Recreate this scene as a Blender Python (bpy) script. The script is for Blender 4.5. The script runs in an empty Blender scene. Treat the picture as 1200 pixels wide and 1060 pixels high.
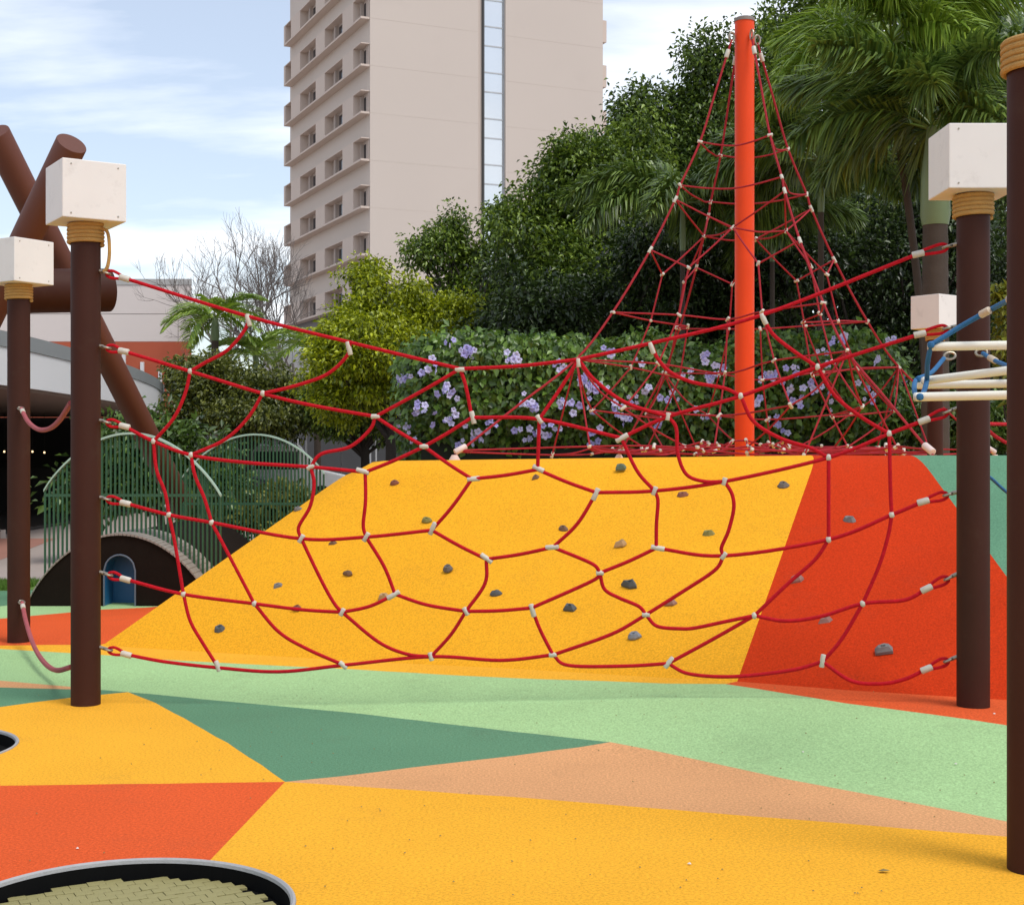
import bpy, bmesh, math, random
import numpy as np
from mathutils import Vector, Matrix, noise
from mathutils.geometry import delaunay_2d_cdt

# ------------------------------------------------------------------ camera, sky, sun
SC = bpy.context.scene
COL = SC.collection
R = math.radians
FPX = 1667.0            # focal length in photo pixels (photo 1200 wide)
EYE = 1.5
cam_d = bpy.data.cameras.new('camera'); cam = bpy.data.objects.new('camera', cam_d); COL.objects.link(cam)
cam.location = (0, 0, EYE); cam.rotation_euler = (R(90), 0, 0)
cam_d.sensor_width = 36; cam_d.lens = 36 * FPX / 1200; cam_d.clip_start = .05; cam_d.clip_end = 3000
SC.camera = cam

SUN_EL, SUN_AZ = R(58), math.atan2(.75, -.66)
W = bpy.data.worlds.new('World'); SC.world = W; W.use_nodes = True
nt = W.node_tree; nt.nodes.clear()
def wn(t): return nt.nodes.new(t)
out = wn('ShaderNodeOutputWorld'); bg = wn('ShaderNodeBackground'); sky = wn('ShaderNodeTexSky')
sky.sky_type = 'NISHITA'; sky.sun_disc = False; sky.sun_elevation = SUN_EL; sky.sun_rotation = SUN_AZ
sky.air_density = 1.0; sky.dust_density = 1.2; sky.ozone_density = 1.0
tc = wn('ShaderNodeTexCoord'); sep = wn('ShaderNodeSeparateXYZ'); nt.links.new(tc.outputs['Generated'], sep.inputs[0])
add = wn('ShaderNodeMath'); add.operation = 'ADD'; add.inputs[1].default_value = .22; nt.links.new(sep.outputs[2], add.inputs[0])
mx = wn('ShaderNodeMath'); mx.operation = 'MAXIMUM'; mx.inputs[1].default_value = .05; nt.links.new(add.outputs[0], mx.inputs[0])
dv = wn('ShaderNodeVectorMath'); dv.operation = 'DIVIDE'; nt.links.new(tc.outputs['Generated'], dv.inputs[0])
cb = wn('ShaderNodeCombineXYZ')
for i in range(3): nt.links.new(mx.outputs[0], cb.inputs[i])
nt.links.new(cb.outputs[0], dv.inputs[1])
mp = wn('ShaderNodeMapping'); mp.inputs['Scale'].default_value = (.75, 1.9, 1.0); mp.inputs['Location'].default_value = (3.1, 1.35, 0.0)
nt.links.new(dv.outputs[0], mp.inputs[0])
nz = wn('ShaderNodeTexNoise'); nz.inputs['Scale'].default_value = 1.5; nz.inputs['Detail'].default_value = 9; nz.inputs['Roughness'].default_value = .52
nt.links.new(mp.outputs[0], nz.inputs['Vector'])
rp = wn('ShaderNodeValToRGB'); rp.color_ramp.elements[0].position = .47; rp.color_ramp.elements[1].position = .76
nt.links.new(nz.outputs[0], rp.inputs[0])
mul = wn('ShaderNodeMath'); mul.operation = 'MULTIPLY_ADD'; mul.inputs[1].default_value = .72; mul.inputs[2].default_value = .23; nt.links.new(rp.outputs[0], mul.inputs[0])
mix = wn('ShaderNodeMix'); mix.data_type = 'RGBA'
nt.links.new(mul.outputs[0], mix.inputs['Factor']); nt.links.new(sky.outputs[0], mix.inputs[6]); mix.inputs[7].default_value = (9.0, 9.05, 9.2, 1)
nt.links.new(mix.outputs[2], bg.inputs[0]); bg.inputs[1].default_value = .115; nt.links.new(bg.outputs[0], out.inputs[0])

sl = bpy.data.lights.new('sun', 'SUN'); sl.energy = 1.5; sl.angle = R(22); sl.color = (1, .965, .91)
so = bpy.data.objects.new('sun', sl); COL.objects.link(so); so.location = (20, -10, 50)
sdir = Vector((math.sin(SUN_AZ) * math.cos(SUN_EL), math.cos(SUN_AZ) * math.cos(SUN_EL), math.sin(SUN_EL)))
so.rotation_euler = (-sdir).to_track_quat('-Z', 'Y').to_euler()
vs = SC.view_settings; vs.view_transform = 'Standard'; vs.look = 'None'; vs.gamma = 1; vs.exposure = 0.55; vs.use_curve_mapping = False
SC.render.engine = 'CYCLES'; SC.cycles.use_denoising = True; SC.cycles.max_bounces = 8; SC.cycles.transparent_max_bounces = 8
random.seed(7); RNG = np.random.default_rng(7)

# ------------------------------------------------------------------ materials
def srgb(r, g, b):
    f = lambda c: (c / 255 / 12.92) if c / 255 <= .04045 else ((c / 255 + .055) / 1.055) ** 2.4
    return (f(r), f(g), f(b))
MATS = {}
def mat(name, col, rough=.6, var=.12, vscale=4.0, bump=0.0, bscale=60.0, metal=0.0, spec=.5, speck=0.0, sscale=220.0, trans=0.0, island=0.0, col2=None, dirt=0.0, coat=0.0):
    """procedural principled material: broad tone variation, fine speckle, bump, per-island tint, optional translucency"""
    if name in MATS: return MATS[name]
    m = bpy.data.materials.new(name); m.use_nodes = True; t = m.node_tree; N = t.nodes; L = t.links
    b = N['Principled BSDF']; b.inputs['Roughness'].default_value = rough; b.inputs['Metallic'].default_value = metal
    b.inputs['Specular IOR Level'].default_value = spec
    if coat: b.inputs['Coat Weight'].default_value = coat
    co = N.new('ShaderNodeTexCoord')
    def hsv(src, vnode, amt, base=1.0):
        h = N.new('ShaderNodeHueSaturation')
        k = N.new('ShaderNodeMath'); k.operation = 'MULTIPLY_ADD'; k.inputs[1].default_value = 2 * amt; k.inputs[2].default_value = base - amt
        L.new(vnode, k.inputs[0]); L.new(k.outputs[0], h.inputs['Value'])
        if src is None: h.inputs['Color'].default_value = (*col, 1)
        else: L.new(src, h.inputs['Color'])
        return h.outputs[0]
    def nse(scale, detail=3, rgh=.55):
        n = N.new('ShaderNodeTexNoise'); n.inputs['Scale'].default_value = scale; n.inputs['Detail'].default_value = detail; n.inputs['Roughness'].default_value = rgh
        L.new(co.outputs['Object'], n.inputs['Vector']); return n.outputs[0]
    src = None
    if island:
        g = N.new('ShaderNodeNewGeometry')
        if col2 is not None:
            mm = N.new('ShaderNodeMix'); mm.data_type = 'RGBA'; mm.inputs[6].default_value = (*col, 1); mm.inputs[7].default_value = (*col2, 1)
            L.new(g.outputs['Random Per Island'], mm.inputs['Factor']); src = mm.outputs[2]
        src = hsv(src, g.outputs['Random Per Island'], island)
    elif col2 is not None:
        mm = N.new('ShaderNodeMix'); mm.data_type = 'RGBA'; mm.inputs[6].default_value = (*col, 1); mm.inputs[7].default_value = (*col2, 1)
        rr = N.new('ShaderNodeValToRGB'); rr.color_ramp.elements[0].position = .42; rr.color_ramp.elements[1].position = .66
        L.new(nse(vscale * .7, 6), rr.inputs[0]); L.new(rr.outputs[0], mm.inputs['Factor']); src = mm.outputs[2]
    if var: src = hsv(src, nse(vscale, 5), var)
    if speck: src = hsv(src, nse(sscale, 2, .8), speck * 2.6)
    if dirt:
        mm = N.new('ShaderNodeMix'); mm.data_type = 'RGBA'; mm.inputs[7].default_value = (.10, .075, .05, 1)
        rr = N.new('ShaderNodeValToRGB'); rr.color_ramp.elements[0].position = .56; rr.color_ramp.elements[1].position = .82
        L.new(nse(vscale * 2.3, 8, .7), rr.inputs[0])
        kk = N.new('ShaderNodeMath'); kk.operation = 'MULTIPLY'; kk.inputs[1].default_value = dirt; L.new(rr.outputs[0], kk.inputs[0])
        L.new(kk.outputs[0], mm.inputs['Factor'])
        if src is None: mm.inputs[6].default_value = (*col, 1)
        else: L.new(src, mm.inputs[6])
        src = mm.outputs[2]
    if src is None: b.inputs['Base Color'].default_value = (*col, 1)
    else: L.new(src, b.inputs['Base Color'])
    if bump:
        bn = N.new('ShaderNodeBump'); bn.inputs['Strength'].default_value = bump; bn.inputs['Distance'].default_value = .01
        L.new(nse(bscale, 4, .65), bn.inputs['Height']); L.new(bn.outputs[0], b.inputs['Normal'])
    if trans:
        tr = N.new('ShaderNodeBsdfTranslucent'); ms = N.new('ShaderNodeMixShader'); ms.inputs[0].default_value = trans
        if src is None: tr.inputs[0].default_value = (*col, 1)
        else: L.new(src, tr.inputs[0])
        L.new(b.outputs[0], ms.inputs[1]); L.new(tr.outputs[0], ms.inputs[2]); L.new(ms.outputs[0], N['Material Output'].inputs[0])
    MATS[name] = m
    return m
def rubber(name, c): return mat(name, c, .95, .13, .9, .6, 160, spec=.08, speck=.24, sscale=80, dirt=.20)
YEL = rubber('rubber_yellow', (.80, .385, .030))
RED = rubber('rubber_red', (.66, .098, .026))
LGR = rubber('rubber_light_green', (.345, .530, .245))
TEA = rubber('rubber_teal', (.110, .240, .137))
TAN = rubber('rubber_tan', (.64, .325, .148))
MYEL = mat('mound_yellow', (.78, .360, .018), .95, .10, 1.1, .55, 200, spec=.08, speck=.21, sscale=75, dirt=.12)
MRED = mat('mound_red', (.53, .038, .006), .95, .08, 1.3, .6, 200, spec=.08, speck=.21, sscale=75, dirt=.10)
MTEA = mat('mound_teal', (.115, .26, .155), .95, .10, 1.3, .5, 200, spec=.08, speck=.21, sscale=75, dirt=.12)
BROWN = mat('post_brown', (.044, .0135, .0078), .6, .2, 2.5, .06, 40, spec=.18, dirt=.16)
BROWN2 = mat('beam_brown', (.115, .038, .023), .55, .16, 1.2, .06, 30, spec=.35, dirt=.12)
WHITE = mat('box_white', (.72, .69, .65), .5, .07, 3, .04, 20, dirt=.26)
COIL = mat('coil_rope', (.50, .29, .085), .85, .22, 14, .9, 150, dirt=.3)
ROPE = mat('net_rope_red', (.50, .008, .018), .85, .36, 48, .9, 110, spec=.15)
ROPE2 = mat('pyramid_rope_red', (.34, .026, .036), .85, .32, 26, .8, 90, spec=.15)
ROPEW = mat('worn_rope', (.36, .075, .085), .85, .25, 8, .6, 200)
BLUE = mat('rope_blue', (.012, .125, .30), .7, .2, 8, .6, 220)
ALU = mat('clamp_aluminium', (.52, .485, .41), .45, .14, 30, .15, 80, dirt=.3)
STEEL = mat('steel_fitting', (.34, .30, .24), .42, .25, 25, .1, 60, metal=.8, dirt=.4)
BAR = mat('bar_cream', (.80, .775, .66), .35, .06, 4, .02, 40, dirt=.06)
MAST = mat('mast_orange', (.74, .058, .004), .45, .08, 2, .04, 30, spec=.25, dirt=.14)

# ------------------------------------------------------------------ mesh helpers
class MB:
    def __init__(s): s.v = []; s.f = []
    def quad(s, a, b, c, d):
        i = len(s.v); s.v += [a, b, c, d]; s.f.append((i, i + 1, i + 2, i + 3)); return s
    def hexa(s, p):                       # 8 corners: bottom ring 0-3, top ring 4-7
        i = len(s.v); s.v += [tuple(q) for q in p]
        s.f += [(i + 3, i + 2, i + 1, i), (i + 4, i + 5, i + 6, i + 7)] + [(i + k, i + (k + 1) % 4, i + 4 + (k + 1) % 4, i + 4 + k) for k in range(4)]
        return s
    def box(s, x0, x1, y0, y1, z0, z1, M=None):
        p = [(x0, y0, z0), (x1, y0, z0), (x1, y1, z0), (x0, y1, z0), (x0, y0, z1), (x1, y0, z1), (x1, y1, z1), (x0, y1, z1)]
        if M is not None: p = [tuple(M @ Vector(q)) for q in p]
        return s.hexa(p)
    def tube(s, pts, r, n=8, cap=True, closed=False):
        P = [Vector(p) for p in pts]; m = len(P); rr = r if hasattr(r, '__len__') else [r] * m
        base = len(s.v); up = None
        for k in range(m):
            if closed: t = P[(k + 1) % m] - P[k - 1]
            else: t = P[min(k + 1, m - 1)] - P[max(k - 1, 0)]
            if t.length < 1e-9: t = Vector((0, 0, 1))
            t.normalize()
            if up is None:
                up = Vector((0, 0, 1)) if abs(t.z) < .9 else Vector((1, 0, 0))
            up = (up - t * up.dot(t))
            if up.length < 1e-6: up = t.orthogonal()
            up.normalize(); sd = t.cross(up)
            for j in range(n):
                a = 2 * math.pi * j / n
                s.v.append(tuple(P[k] + (up * math.cos(a) + sd * math.sin(a)) * rr[k]))
        for k in range(m if closed else m - 1):
            k2 = (k + 1) % m
            for j in range(n):
                a = base + k * n + j; b = base + k * n + (j + 1) % n; c = base + k2 * n + (j + 1) % n; d = base + k2 * n + j
                s.f.append((a, b, c, d))
        if cap and not closed:
            s.f.append(tuple(base + j for j in reversed(range(n)))); s.f.append(tuple(base + (m - 1) * n + j for j in range(n)))
        return s
    def lathe(s, prof, n=24, c=(0, 0, 0)):          # prof: (r,z) list
        base = len(s.v)
        for (r, z) in prof:
            for j in range(n):
                a = 2 * math.pi * j / n; s.v.append((c[0] + r * math.cos(a), c[1] + r * math.sin(a), c[2] + z))
        for k in range(len(prof) - 1):
            for j in range(n):
                s.f.append((base + k * n + j, base + k * n + (j + 1) % n, base + (k + 1) * n + (j + 1) % n, base + (k + 1) * n + j))
        s.f.append(tuple(base + j for j in reversed(range(n)))); s.f.append(tuple(base + (len(prof) - 1) * n + j for j in range(n)))
        return s
    def prism(s, poly, z0, z1):
        i = len(s.v); n = len(poly)
        s.v += [(p[0], p[1], z0) for p in poly] + [(p[0], p[1], z1) for p in poly]
        s.f += [tuple(i + k for k in reversed(range(n))), tuple(i + n + k for k in range(n))] + [(i + k, i + (k + 1) % n, i + n + (k + 1) % n, i + n + k) for k in range(n)]
        return s
    def mesh(s, name, smooth=False):
        me = bpy.data.meshes.new(name); me.from_pydata(s.v, [], s.f); me.update()
        if smooth:
            me.polygons.foreach_set('use_smooth', [True] * len(me.polygons))
            try: me.set_sharp_from_angle(angle=R(40))
            except Exception: pass
        return me
    def build(s, name, m, parent=None, smooth=False, bevel=0.0, loc=None):
        me = s.mesh(name, smooth)
        if bevel:
            bm = bmesh.new(); bm.from_mesh(me)
            bmesh.ops.remove_doubles(bm, verts=bm.verts, dist=1e-5)
            bmesh.ops.bevel(bm, geom=[e for e in bm.edges if len(e.link_faces) == 2 and e.calc_face_angle(0) > .5], offset=bevel, segments=2, affect='EDGES', profile=.6)
            bm.to_mesh(me); bm.free()
        return link(name, me, m, parent, loc)
def link(name, me, m, parent=None, loc=None):
    if m is not None and not me.materials: me.materials.append(m)
    o = bpy.data.objects.new(name, me); COL.objects.link(o)
    if parent is not None: o.parent = parent
    if loc is not None: o.location = loc
    return o
def thing(name, label, cat, loc=(0, 0, 0), group=None, rz=0):
    """Empty at a thing's base; parts are built in its local frame"""
    o = bpy.data.objects.new(name, None); COL.objects.link(o); o.location = loc; o.rotation_euler = (0, 0, rz)
    o.empty_display_size = .1
    return tag(o, label, cat, group)
def tag(o, label, cat, group=None):
    o['label'] = label; o['category'] = cat
    if group: o['group'] = group
    return o
def struct(o): o['kind'] = 'structure'; return o
def catmull(pts, k=6):
    P = [Vector(p) for p in pts]
    if len(P) == 2: return [P[0].lerp(P[1], i / 4) for i in range(5)]
    o = []
    for i in range(len(P) - 1):
        a = P[i - 1] if i else P[0] * 2 - P[1]; b, c = P[i], P[i + 1]; d = P[i + 2] if i + 2 < len(P) else c * 2 - b
        for j in range(k):
            t = j / k
            o.append(.5 * ((2 * b) + (c - a) * t + (2 * a - 5 * b + 4 * c - d) * t * t + (3 * b - a - 3 * c + d) * t ** 3))
    return o + [P[-1]]
sm = lambda a, b, x: (lambda t: t * t * (3 - 2 * t))(min(1, max(0, (x - a) / (b - a))))
def P3(px, py, d): return Vector(((px - 600) / FPX * d, d, EYE + (530 - py) / FPX * d))
def H(x, y):                              # gentle relief of the rubber floor
    yb = 8.45 - .72 * x - .02 * x * x
    amp = .135 * sm(-2.6, 2.4, x)
    h = amp * sm(-1.0, .9, y - yb)
    h += .022 * math.exp(-((y - yb - .1) / .7) ** 2) * sm(-5, -1, x) * (1 - sm(1.0, 3.2, x))
    return h
def G(px, py):                            # point of the floor seen at a photo pixel
    d = FPX * EYE / (py - 530)
    for _ in range(25):
        x = (px - 600) / FPX * d
        d = .5 * d + .5 * FPX * (EYE - H(x, d)) / (py - 530)
    return Vector(((px - 600) / FPX * d, d, H((px - 600) / FPX * d, d)))

# ------------------------------------------------------------------ ground and rubber floor
PAVE = mat('plaza_paving', (.36, .30, .265), .85, .10, .8, .3, 30, speck=.06, sscale=60, dirt=.2)
g = MB(); NG = 24
gx, gy = (-900, -4.4, .3, 900), (-60, 3.4, 8.4, 1600)      # left open under the sunken trampolines
for i in range(3):
    for j in range(3):
        if (i, j) != (1, 1): g.quad((gx[i], gy[j], -.05), (gx[i + 1], gy[j], -.05), (gx[i + 1], gy[j + 1], -.05), (gx[i], gy[j + 1], -.05))
ground = struct(g.build('ground', PAVE))
floor = bpy.data.objects.new('playground_floor', None); COL.objects.link(floor); struct(floor)

def patch(name, poly, m, cell=.22):
    """flat polygon (world xy) triangulated on a grid, then dropped on the floor relief"""
    P = [Vector((p[0], p[1])) for p in poly]
    xs = [p.x for p in P]; ys = [p.y for p in P]
    pts = list(P); n = len(P); edges = [(i, (i + 1) % n) for i in range(n)]
    def inside(x, y):
        c = False
        for i in range(n):
            a, b = P[i], P[i - 1]
            if (a.y > y) != (b.y > y) and x < (b.x - a.x) * (y - a.y) / (b.y - a.y) + a.x: c = not c
        return c
    y = math.ceil(min(ys) / cell) * cell
    while y < max(ys):
        if y > 4:
            x = math.ceil(max(min(xs), -9) / cell) * cell
            while x < min(max(xs), 9):
                if inside(x, y): pts.append(Vector((x, y)))
                x += cell
        y += cell
    r = delaunay_2d_cdt(pts, edges, [tuple(range(n))], 1, 1e-5)
    me = bpy.data.meshes.new(name)
    me.from_pydata([(v.x, v.y, H(v.x, v.y)) for v in r[0]], [], [tuple(f) for f in r[2]])
    bm = bmesh.new(); bm.from_mesh(me); bmesh.ops.recalc_face_normals(bm, faces=bm.faces)
    for f in bm.faces:
        if f.normal.z < 0: f.normal_flip()
        f.smooth = True
    bm.to_mesh(me); bm.free()
    return link(name, me, m, floor)
def dens(pix, step=.12):
    """unproject a pixel polyline and resample it so that the edge follows the relief; a slight hand-cut waver"""
    W3 = [G(*p) for p in pix]; o = []
    for a, b in zip(W3, W3[1:]):
        k = max(1, min(40, int((b - a).length / .18)))
        for i in range(k):
            q = a.lerp(b, i / k)
            if i:
                q.x += .010 * noise.noise((q.x * 4, q.y * 4, 1.3)); q.y += .014 * noise.noise((q.x * 4, q.y * 4, 7.7))
            o.append((q.x, q.y))
    o.append((W3[-1].x, W3[-1].y)); return o
def join(*ls):
    o = []
    for l in ls:
        for p in l:
            if not o or (abs(o[-1][0] - p[0]) + abs(o[-1][1] - p[1])) > 1e-4: o.append(tuple(p))
    if abs(o[0][0] - o[-1][0]) + abs(o[0][1] - o[-1][1]) < 1e-4: o.pop()
    return o
rev = lambda l: list(reversed(l))
V = (334, 915.5); A = (150, 810.5)
L1 = dens([(-500, 750), (0, 760), (120, 767), (200, 773), (400, 783), (600, 794), (780, 800.5), (850, 801)])
L1b = dens([(850, 801), (920, 812), (990, 823.5), (1095, 837), (1184, 850), (1400, 885), (1700, 930)])
L2a = dens([(-500, 775), (0, 797), (80, 804), (120, 808)])
L2t = dens([(120, 808), A])
L2b = dens([A, (400, 833.5), (633, 860), (715, 869)])
L2c = dens([(715, 869), (800, 886), (920, 912), (1000, 927), (1185, 963), (1340, 994)])
L2d = dens([(1340, 994), (1700, 1075)])
tanl = dens([(120, 808), (0, 805), (-500, 795)])
yl = dens([A, (83, 817), (0, 828), (-500, 890)])
yr = dens([A, (182, 823), (267, 870), V])
tb = dens([V, (400, 909), (715, 869)])
tl = dens([V, (600, 933), (800, 949), (1000, 965), (1185, 980), (1340, 994)])
rt = dens([V, (0, 920), (-500, 924)])
K = (245, 1008.5)
patch('rubber_panel', join(L1, L1b, rev(L2d), rev(L2c), rev(L2b), rev(L2t), rev(L2a)), LGR, .16)
patch('rubber_panel', join(L2a, tanl), TAN)
patch('rubber_panel', join(rev(tanl), L2t, yl), TEA)
patch('rubber_panel', join(L2b, rev(tb), rev(yr)), TEA)
patch('rubber_panel', join(tb, L2c, rev(tl)), TAN)
# trampolines: circles cut out of the floor
T1 = (-1.31, 4.62); TR1 = .575
Kw = G(*K)
ang = math.atan2(Kw.y - T1[1], Kw.x - T1[0]); T1 = (Kw.x - TR1 * math.cos(ang), Kw.y - TR1 * math.sin(ang))
arc = lambda c, r, a0, a1, n=26: [(c[0] + r * math.cos(a0 + (a1 - a0) * i / n), c[1] + r * math.sin(a0 + (a1 - a0) * i / n)) for i in range(n + 1)]
lp = (T1[0] - TR1, T1[1]); Vw = G(*V); far_l = rt[-1]
kv = [(Vw.x, Vw.y), (Kw.x, Kw.y)]
patch('rubber_panel', join(rev(rt), kv, arc(T1, TR1, ang, math.pi), [(-9, T1[1])]), RED)
patch('rubber_panel', join(tl, L2d, [(6, 1.0), (-9, 1.0), (-9, T1[1])], arc(T1, TR1, -math.pi, ang, 40), rev(kv)), YEL)
T2c = G(-0, 876); T2 = (G(15, 876.5).x - TR1, G(15, 876.5).y)
ya = join(rt)                                                # bottom edge V -> left
bx = T2[0]
def split_at(poly, x):                                       # y of polyline at x
    for a, b in zip(poly, poly[1:]):
        if (a[0] - x) * (b[0] - x) <= 0 and a[0] != b[0]: return a[1] + (b[1] - a[1]) * (x - a[0]) / (b[0] - a[0])
yt_, yb_ = split_at(yl, bx), split_at(rt, bx)
yl_r = [p for p in yl if p[0] > bx]; yl_l = [p for p in yl if p[0] < bx]; rt_r = [p for p in rt if p[0] > bx]; rt_l = [p for p in rt if p[0] < bx]
patch('rubber_panel', join(yl_r, [(bx, yt_)], arc(T2, TR1, math.pi / 2, -math.pi / 2), [(bx, yb_)], rev(rt_r), rev(yr)), YEL)
patch('rubber_panel', join([(bx, yt_)], yl_l, rev(rt_l), [(bx, yb_)], arc(T2, TR1, -math.pi / 2, -3 * math.pi / 2)), YEL)
# beyond the net, left of the mound
patch('rubber_panel', join(dens([(-500, 735), (0, 724.6), (117, 714), (172, 711.5), (300, 700)]), dens([(300, 756), (118, 755), (0, 756), (-500, 744)])), RED)
patch('rubber_panel', join(dens([(-500, 728), (0, 710), (36, 706), (83, 700), (300, 692)]), dens([(300, 700), (172, 711.5), (117, 714), (0, 724.6), (-500, 735)])), LGR)
patch('rubber_panel', join(dens([(-500, 693), (0, 692), (83, 690), (300, 686)]), dens([(300, 692), (83, 700), (36, 706), (0, 710), (-500, 728)])), TEA)
L0 = [(120, 755.5), (300, 767), (400, 773), (600, 783), (800, 794.5), (864, 798)]
patch('rubber_panel', join(L1, dens([(850, 801), (864, 798), (866, 785)]), dens([(866, 785), (800, 781), (600, 768), (400, 757), (300, 750), (160, 744), (118, 755), (0, 756), (-500, 744)])), YEL)
patch('rubber_panel', join(L1b, dens([(1700, 885), (1184, 806), (990, 795), (866, 785), (864, 798), (850, 801)])), RED)
gl = patch('grass', join(dens([(-500, 678), (0, 681), (45, 683), (62, 690)]), dens([(62, 690), (0, 692), (-500, 693)])), mat('lawn', (.10, .19, .02), .9, .3, 8, .8, 60))
gl.parent = None; tag(gl, 'strip of lawn', 'grass'); gl['kind'] = 'stuff'
del gl['label'], gl['category']
# grass blades on the strip
def blades(n, x0, x1, y0, y1, h, name, m, zf=lambda x, y: 0):
    v = []; f = []
    for _ in range(n):
        x = random.uniform(x0, x1); y = random.uniform(y0, y1); a = random.uniform(0, 6.28); hh = h * random.uniform(.5, 1.2); w = .006
        lx, ly = random.gauss(0, .3) * hh, random.gauss(0, .3) * hh; z = zf(x, y); i = len(v)
        v += [(x - w * math.cos(a), y - w * math.sin(a), z), (x + w * math.cos(a), y + w * math.sin(a), z), (x + lx, y + ly, z + hh)]; f.append((i, i + 1, i + 2))
    me = bpy.data.meshes.new(name); me.from_pydata(v, [], f); return link(name, me, m)
gb = blades(7000, -6.6, -5.35, 15.45, 16.4, .07, 'grass', mat('grass_blade', (.12, .23, .025), .7, .2, 5, island=.3, trans=.3)); gb['kind'] = 'stuff'
gb.parent = gl

# ------------------------------------------------------------------ trampolines
MATC = mat('trampoline_tile', (.27, .24, .095), .7, .2, 7, .3, 120, dirt=.45)
RIM = mat('trampoline_rim', (.33, .33, .33), .55, .2, 6, .3, 90, dirt=.35)
DARK = mat('dark_rubber', (.006, .006, .006), .95, .2, 9, spec=.05)
def trampoline(c, label, tiles=True):
    t = thing('ground_trampoline', label, 'trampoline', (c[0], c[1], 0), 'trampolines let into the rubber floor')
    r = TR1 - .002
    ring = MB(); n = 72
    prof = [(r, .005), (r - .008, .008), (r - .016, .002), (r - .018, -.010), (r - .012, -.012), (r, -.012)]
    for k in range(n):
        a0, a1 = 2 * math.pi * k / n, 2 * math.pi * (k + 1) / n
        for (p, q) in zip(prof, prof[1:] + prof[:1]):
            ring.quad((p[0] * math.cos(a0), p[0] * math.sin(a0), p[1]), (p[0] * math.cos(a1), p[0] * math.sin(a1), p[1]), (q[0] * math.cos(a1), q[0] * math.sin(a1), q[1]), (q[0] * math.cos(a0), q[0] * math.sin(a0), q[1]))
    ring.build('rim', RIM, t, True)
    w = MB()
    for k in range(n):
        a0, a1 = 2 * math.pi * k / n, 2 * math.pi * (k + 1) / n; rr = r - .017
        w.quad((rr * math.cos(a0), rr * math.sin(a0), -.009), (rr * math.cos(a1), rr * math.sin(a1), -.009), (rr * math.cos(a1), rr * math.sin(a1), -.24), (rr * math.cos(a0), rr * math.sin(a0), -.24))
    w.build('pit_wall', DARK, t)
    b = MB(); b.prism(arc((0, 0), r - .021, 0, 2 * math.pi, 48)[:-1], -.26, -.068); b.build('backing_mat', DARK, t)
    if tiles:
        tm = MB().box(-.0302, .0302, -.0223, .0223, -.004, .004).mesh('tile'); tm.materials.append(MATC); rot = R(28)
        for i in range(-10, 11):
            for j in range(-14, 15):
                u = i * .0625 + (.031 if j % 2 else 0); w_ = j * .0465
                x = u * math.cos(rot) - w_ * math.sin(rot); y = u * math.sin(rot) + w_ * math.cos(rot)
                if x * x + y * y < (r - .042) ** 2 and y > -.05:
                    o = link('tile', tm, None, t, (x, y, -.062 + random.uniform(-.0015, .0015))); o.rotation_euler = (random.gauss(0, .012), random.gauss(0, .012), rot + random.gauss(0, .01))
    return t
trampoline(T1, 'round sunken trampoline between the red and the yellow rubber floor')
trampoline(T2, 'round sunken trampoline in the yellow rubber panel beside the brown post', False)

# ------------------------------------------------------------------ climbing mound
mound = thing('climbing_mound', 'sloping yellow, red and teal rubber climbing mound studded with grips', 'climbing mound', (0, 0, 0))
def base_pt(px):
    pts = [(-500, 740), (120, 756), (300, 767), (400, 773), (600, 783), (800, 795), (864, 798), (990, 808), (1184, 820), (1292, 829), (1700, 868)]
    for a, b in zip(pts, pts[1:]):
        if a[0] <= px <= b[0]: return G(px, a[1] + (b[1] - a[1]) * (px - a[0]) / (b[0] - a[0]))
def top_pt(px):
    d = 12.0 + (px - 410) / (1075 - 410) * (-1.0)
    py = 541 + (px - 410) / (957 - 410) * (-7) if px < 957 else 534.0
    return P3(px, py - .5, d)
cols = [(120, 410), (864, 957), (1292, 1076), (1700, 1500)]
def face_pt(c0, c1, s, v):
    b = base_pt(c0[0] + (c1[0] - c0[0]) * s); t = top_pt(c0[1] + (c1[1] - c0[1]) * s)
    if c0[0] == 120:                      # rounded top left corner of the ridge
        t = t + Vector((-.05, .02, -.115)) * (1 - sm(0, .055, s))
    back = Vector((.0, .22, .0)); a = b.lerp(t, .90)
    if v <= .8: p = b.lerp(t, .90 * v / .8)
    else:
        u = (v - .8) / .2; p = a * (1 - u) ** 2 + t * 2 * u * (1 - u) + (t + back) * u * u
    w = .015 * noise.noise((p.x * 1.1, p.z * 1.3, 4.2)) * math.sin(math.pi * min(1, v)) 
    return p + Vector((0, w, 0))
def grid_mesh(name, fn, nu, nv, m, parent):
    v = [tuple(fn(i / nu, j / nv)) for j in range(nv + 1) for i in range(nu + 1)]
    f = [(j * (nu + 1) + i, j * (nu + 1) + i + 1, (j + 1) * (nu + 1) + i + 1, (j + 1) * (nu + 1) + i) for j in range(nv) for i in range(nu)]
    me = bpy.data.meshes.new(name); me.from_pydata(v, [], f); me.polygons.foreach_set('use_smooth', [True] * len(f))
    return link(name, me, m, parent)
for k, (nm, m) in enumerate((('yellow_slope', MYEL), ('red_slope', MRED), ('teal_slope', MTEA))):
    grid_mesh(nm, lambda s, v, k=k: face_pt(cols[k], cols[k + 1], s, v), 44, 30, m, mound)
ZB = 1.30
tops = [face_pt(cols[0], cols[1], s / 20, 1) for s in range(21)] + [face_pt(cols[1], cols[2], s / 6, 1) for s in range(1, 7)] + [face_pt(cols[2], cols[3], s / 8, 1) for s in range(1, 9)]
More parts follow.
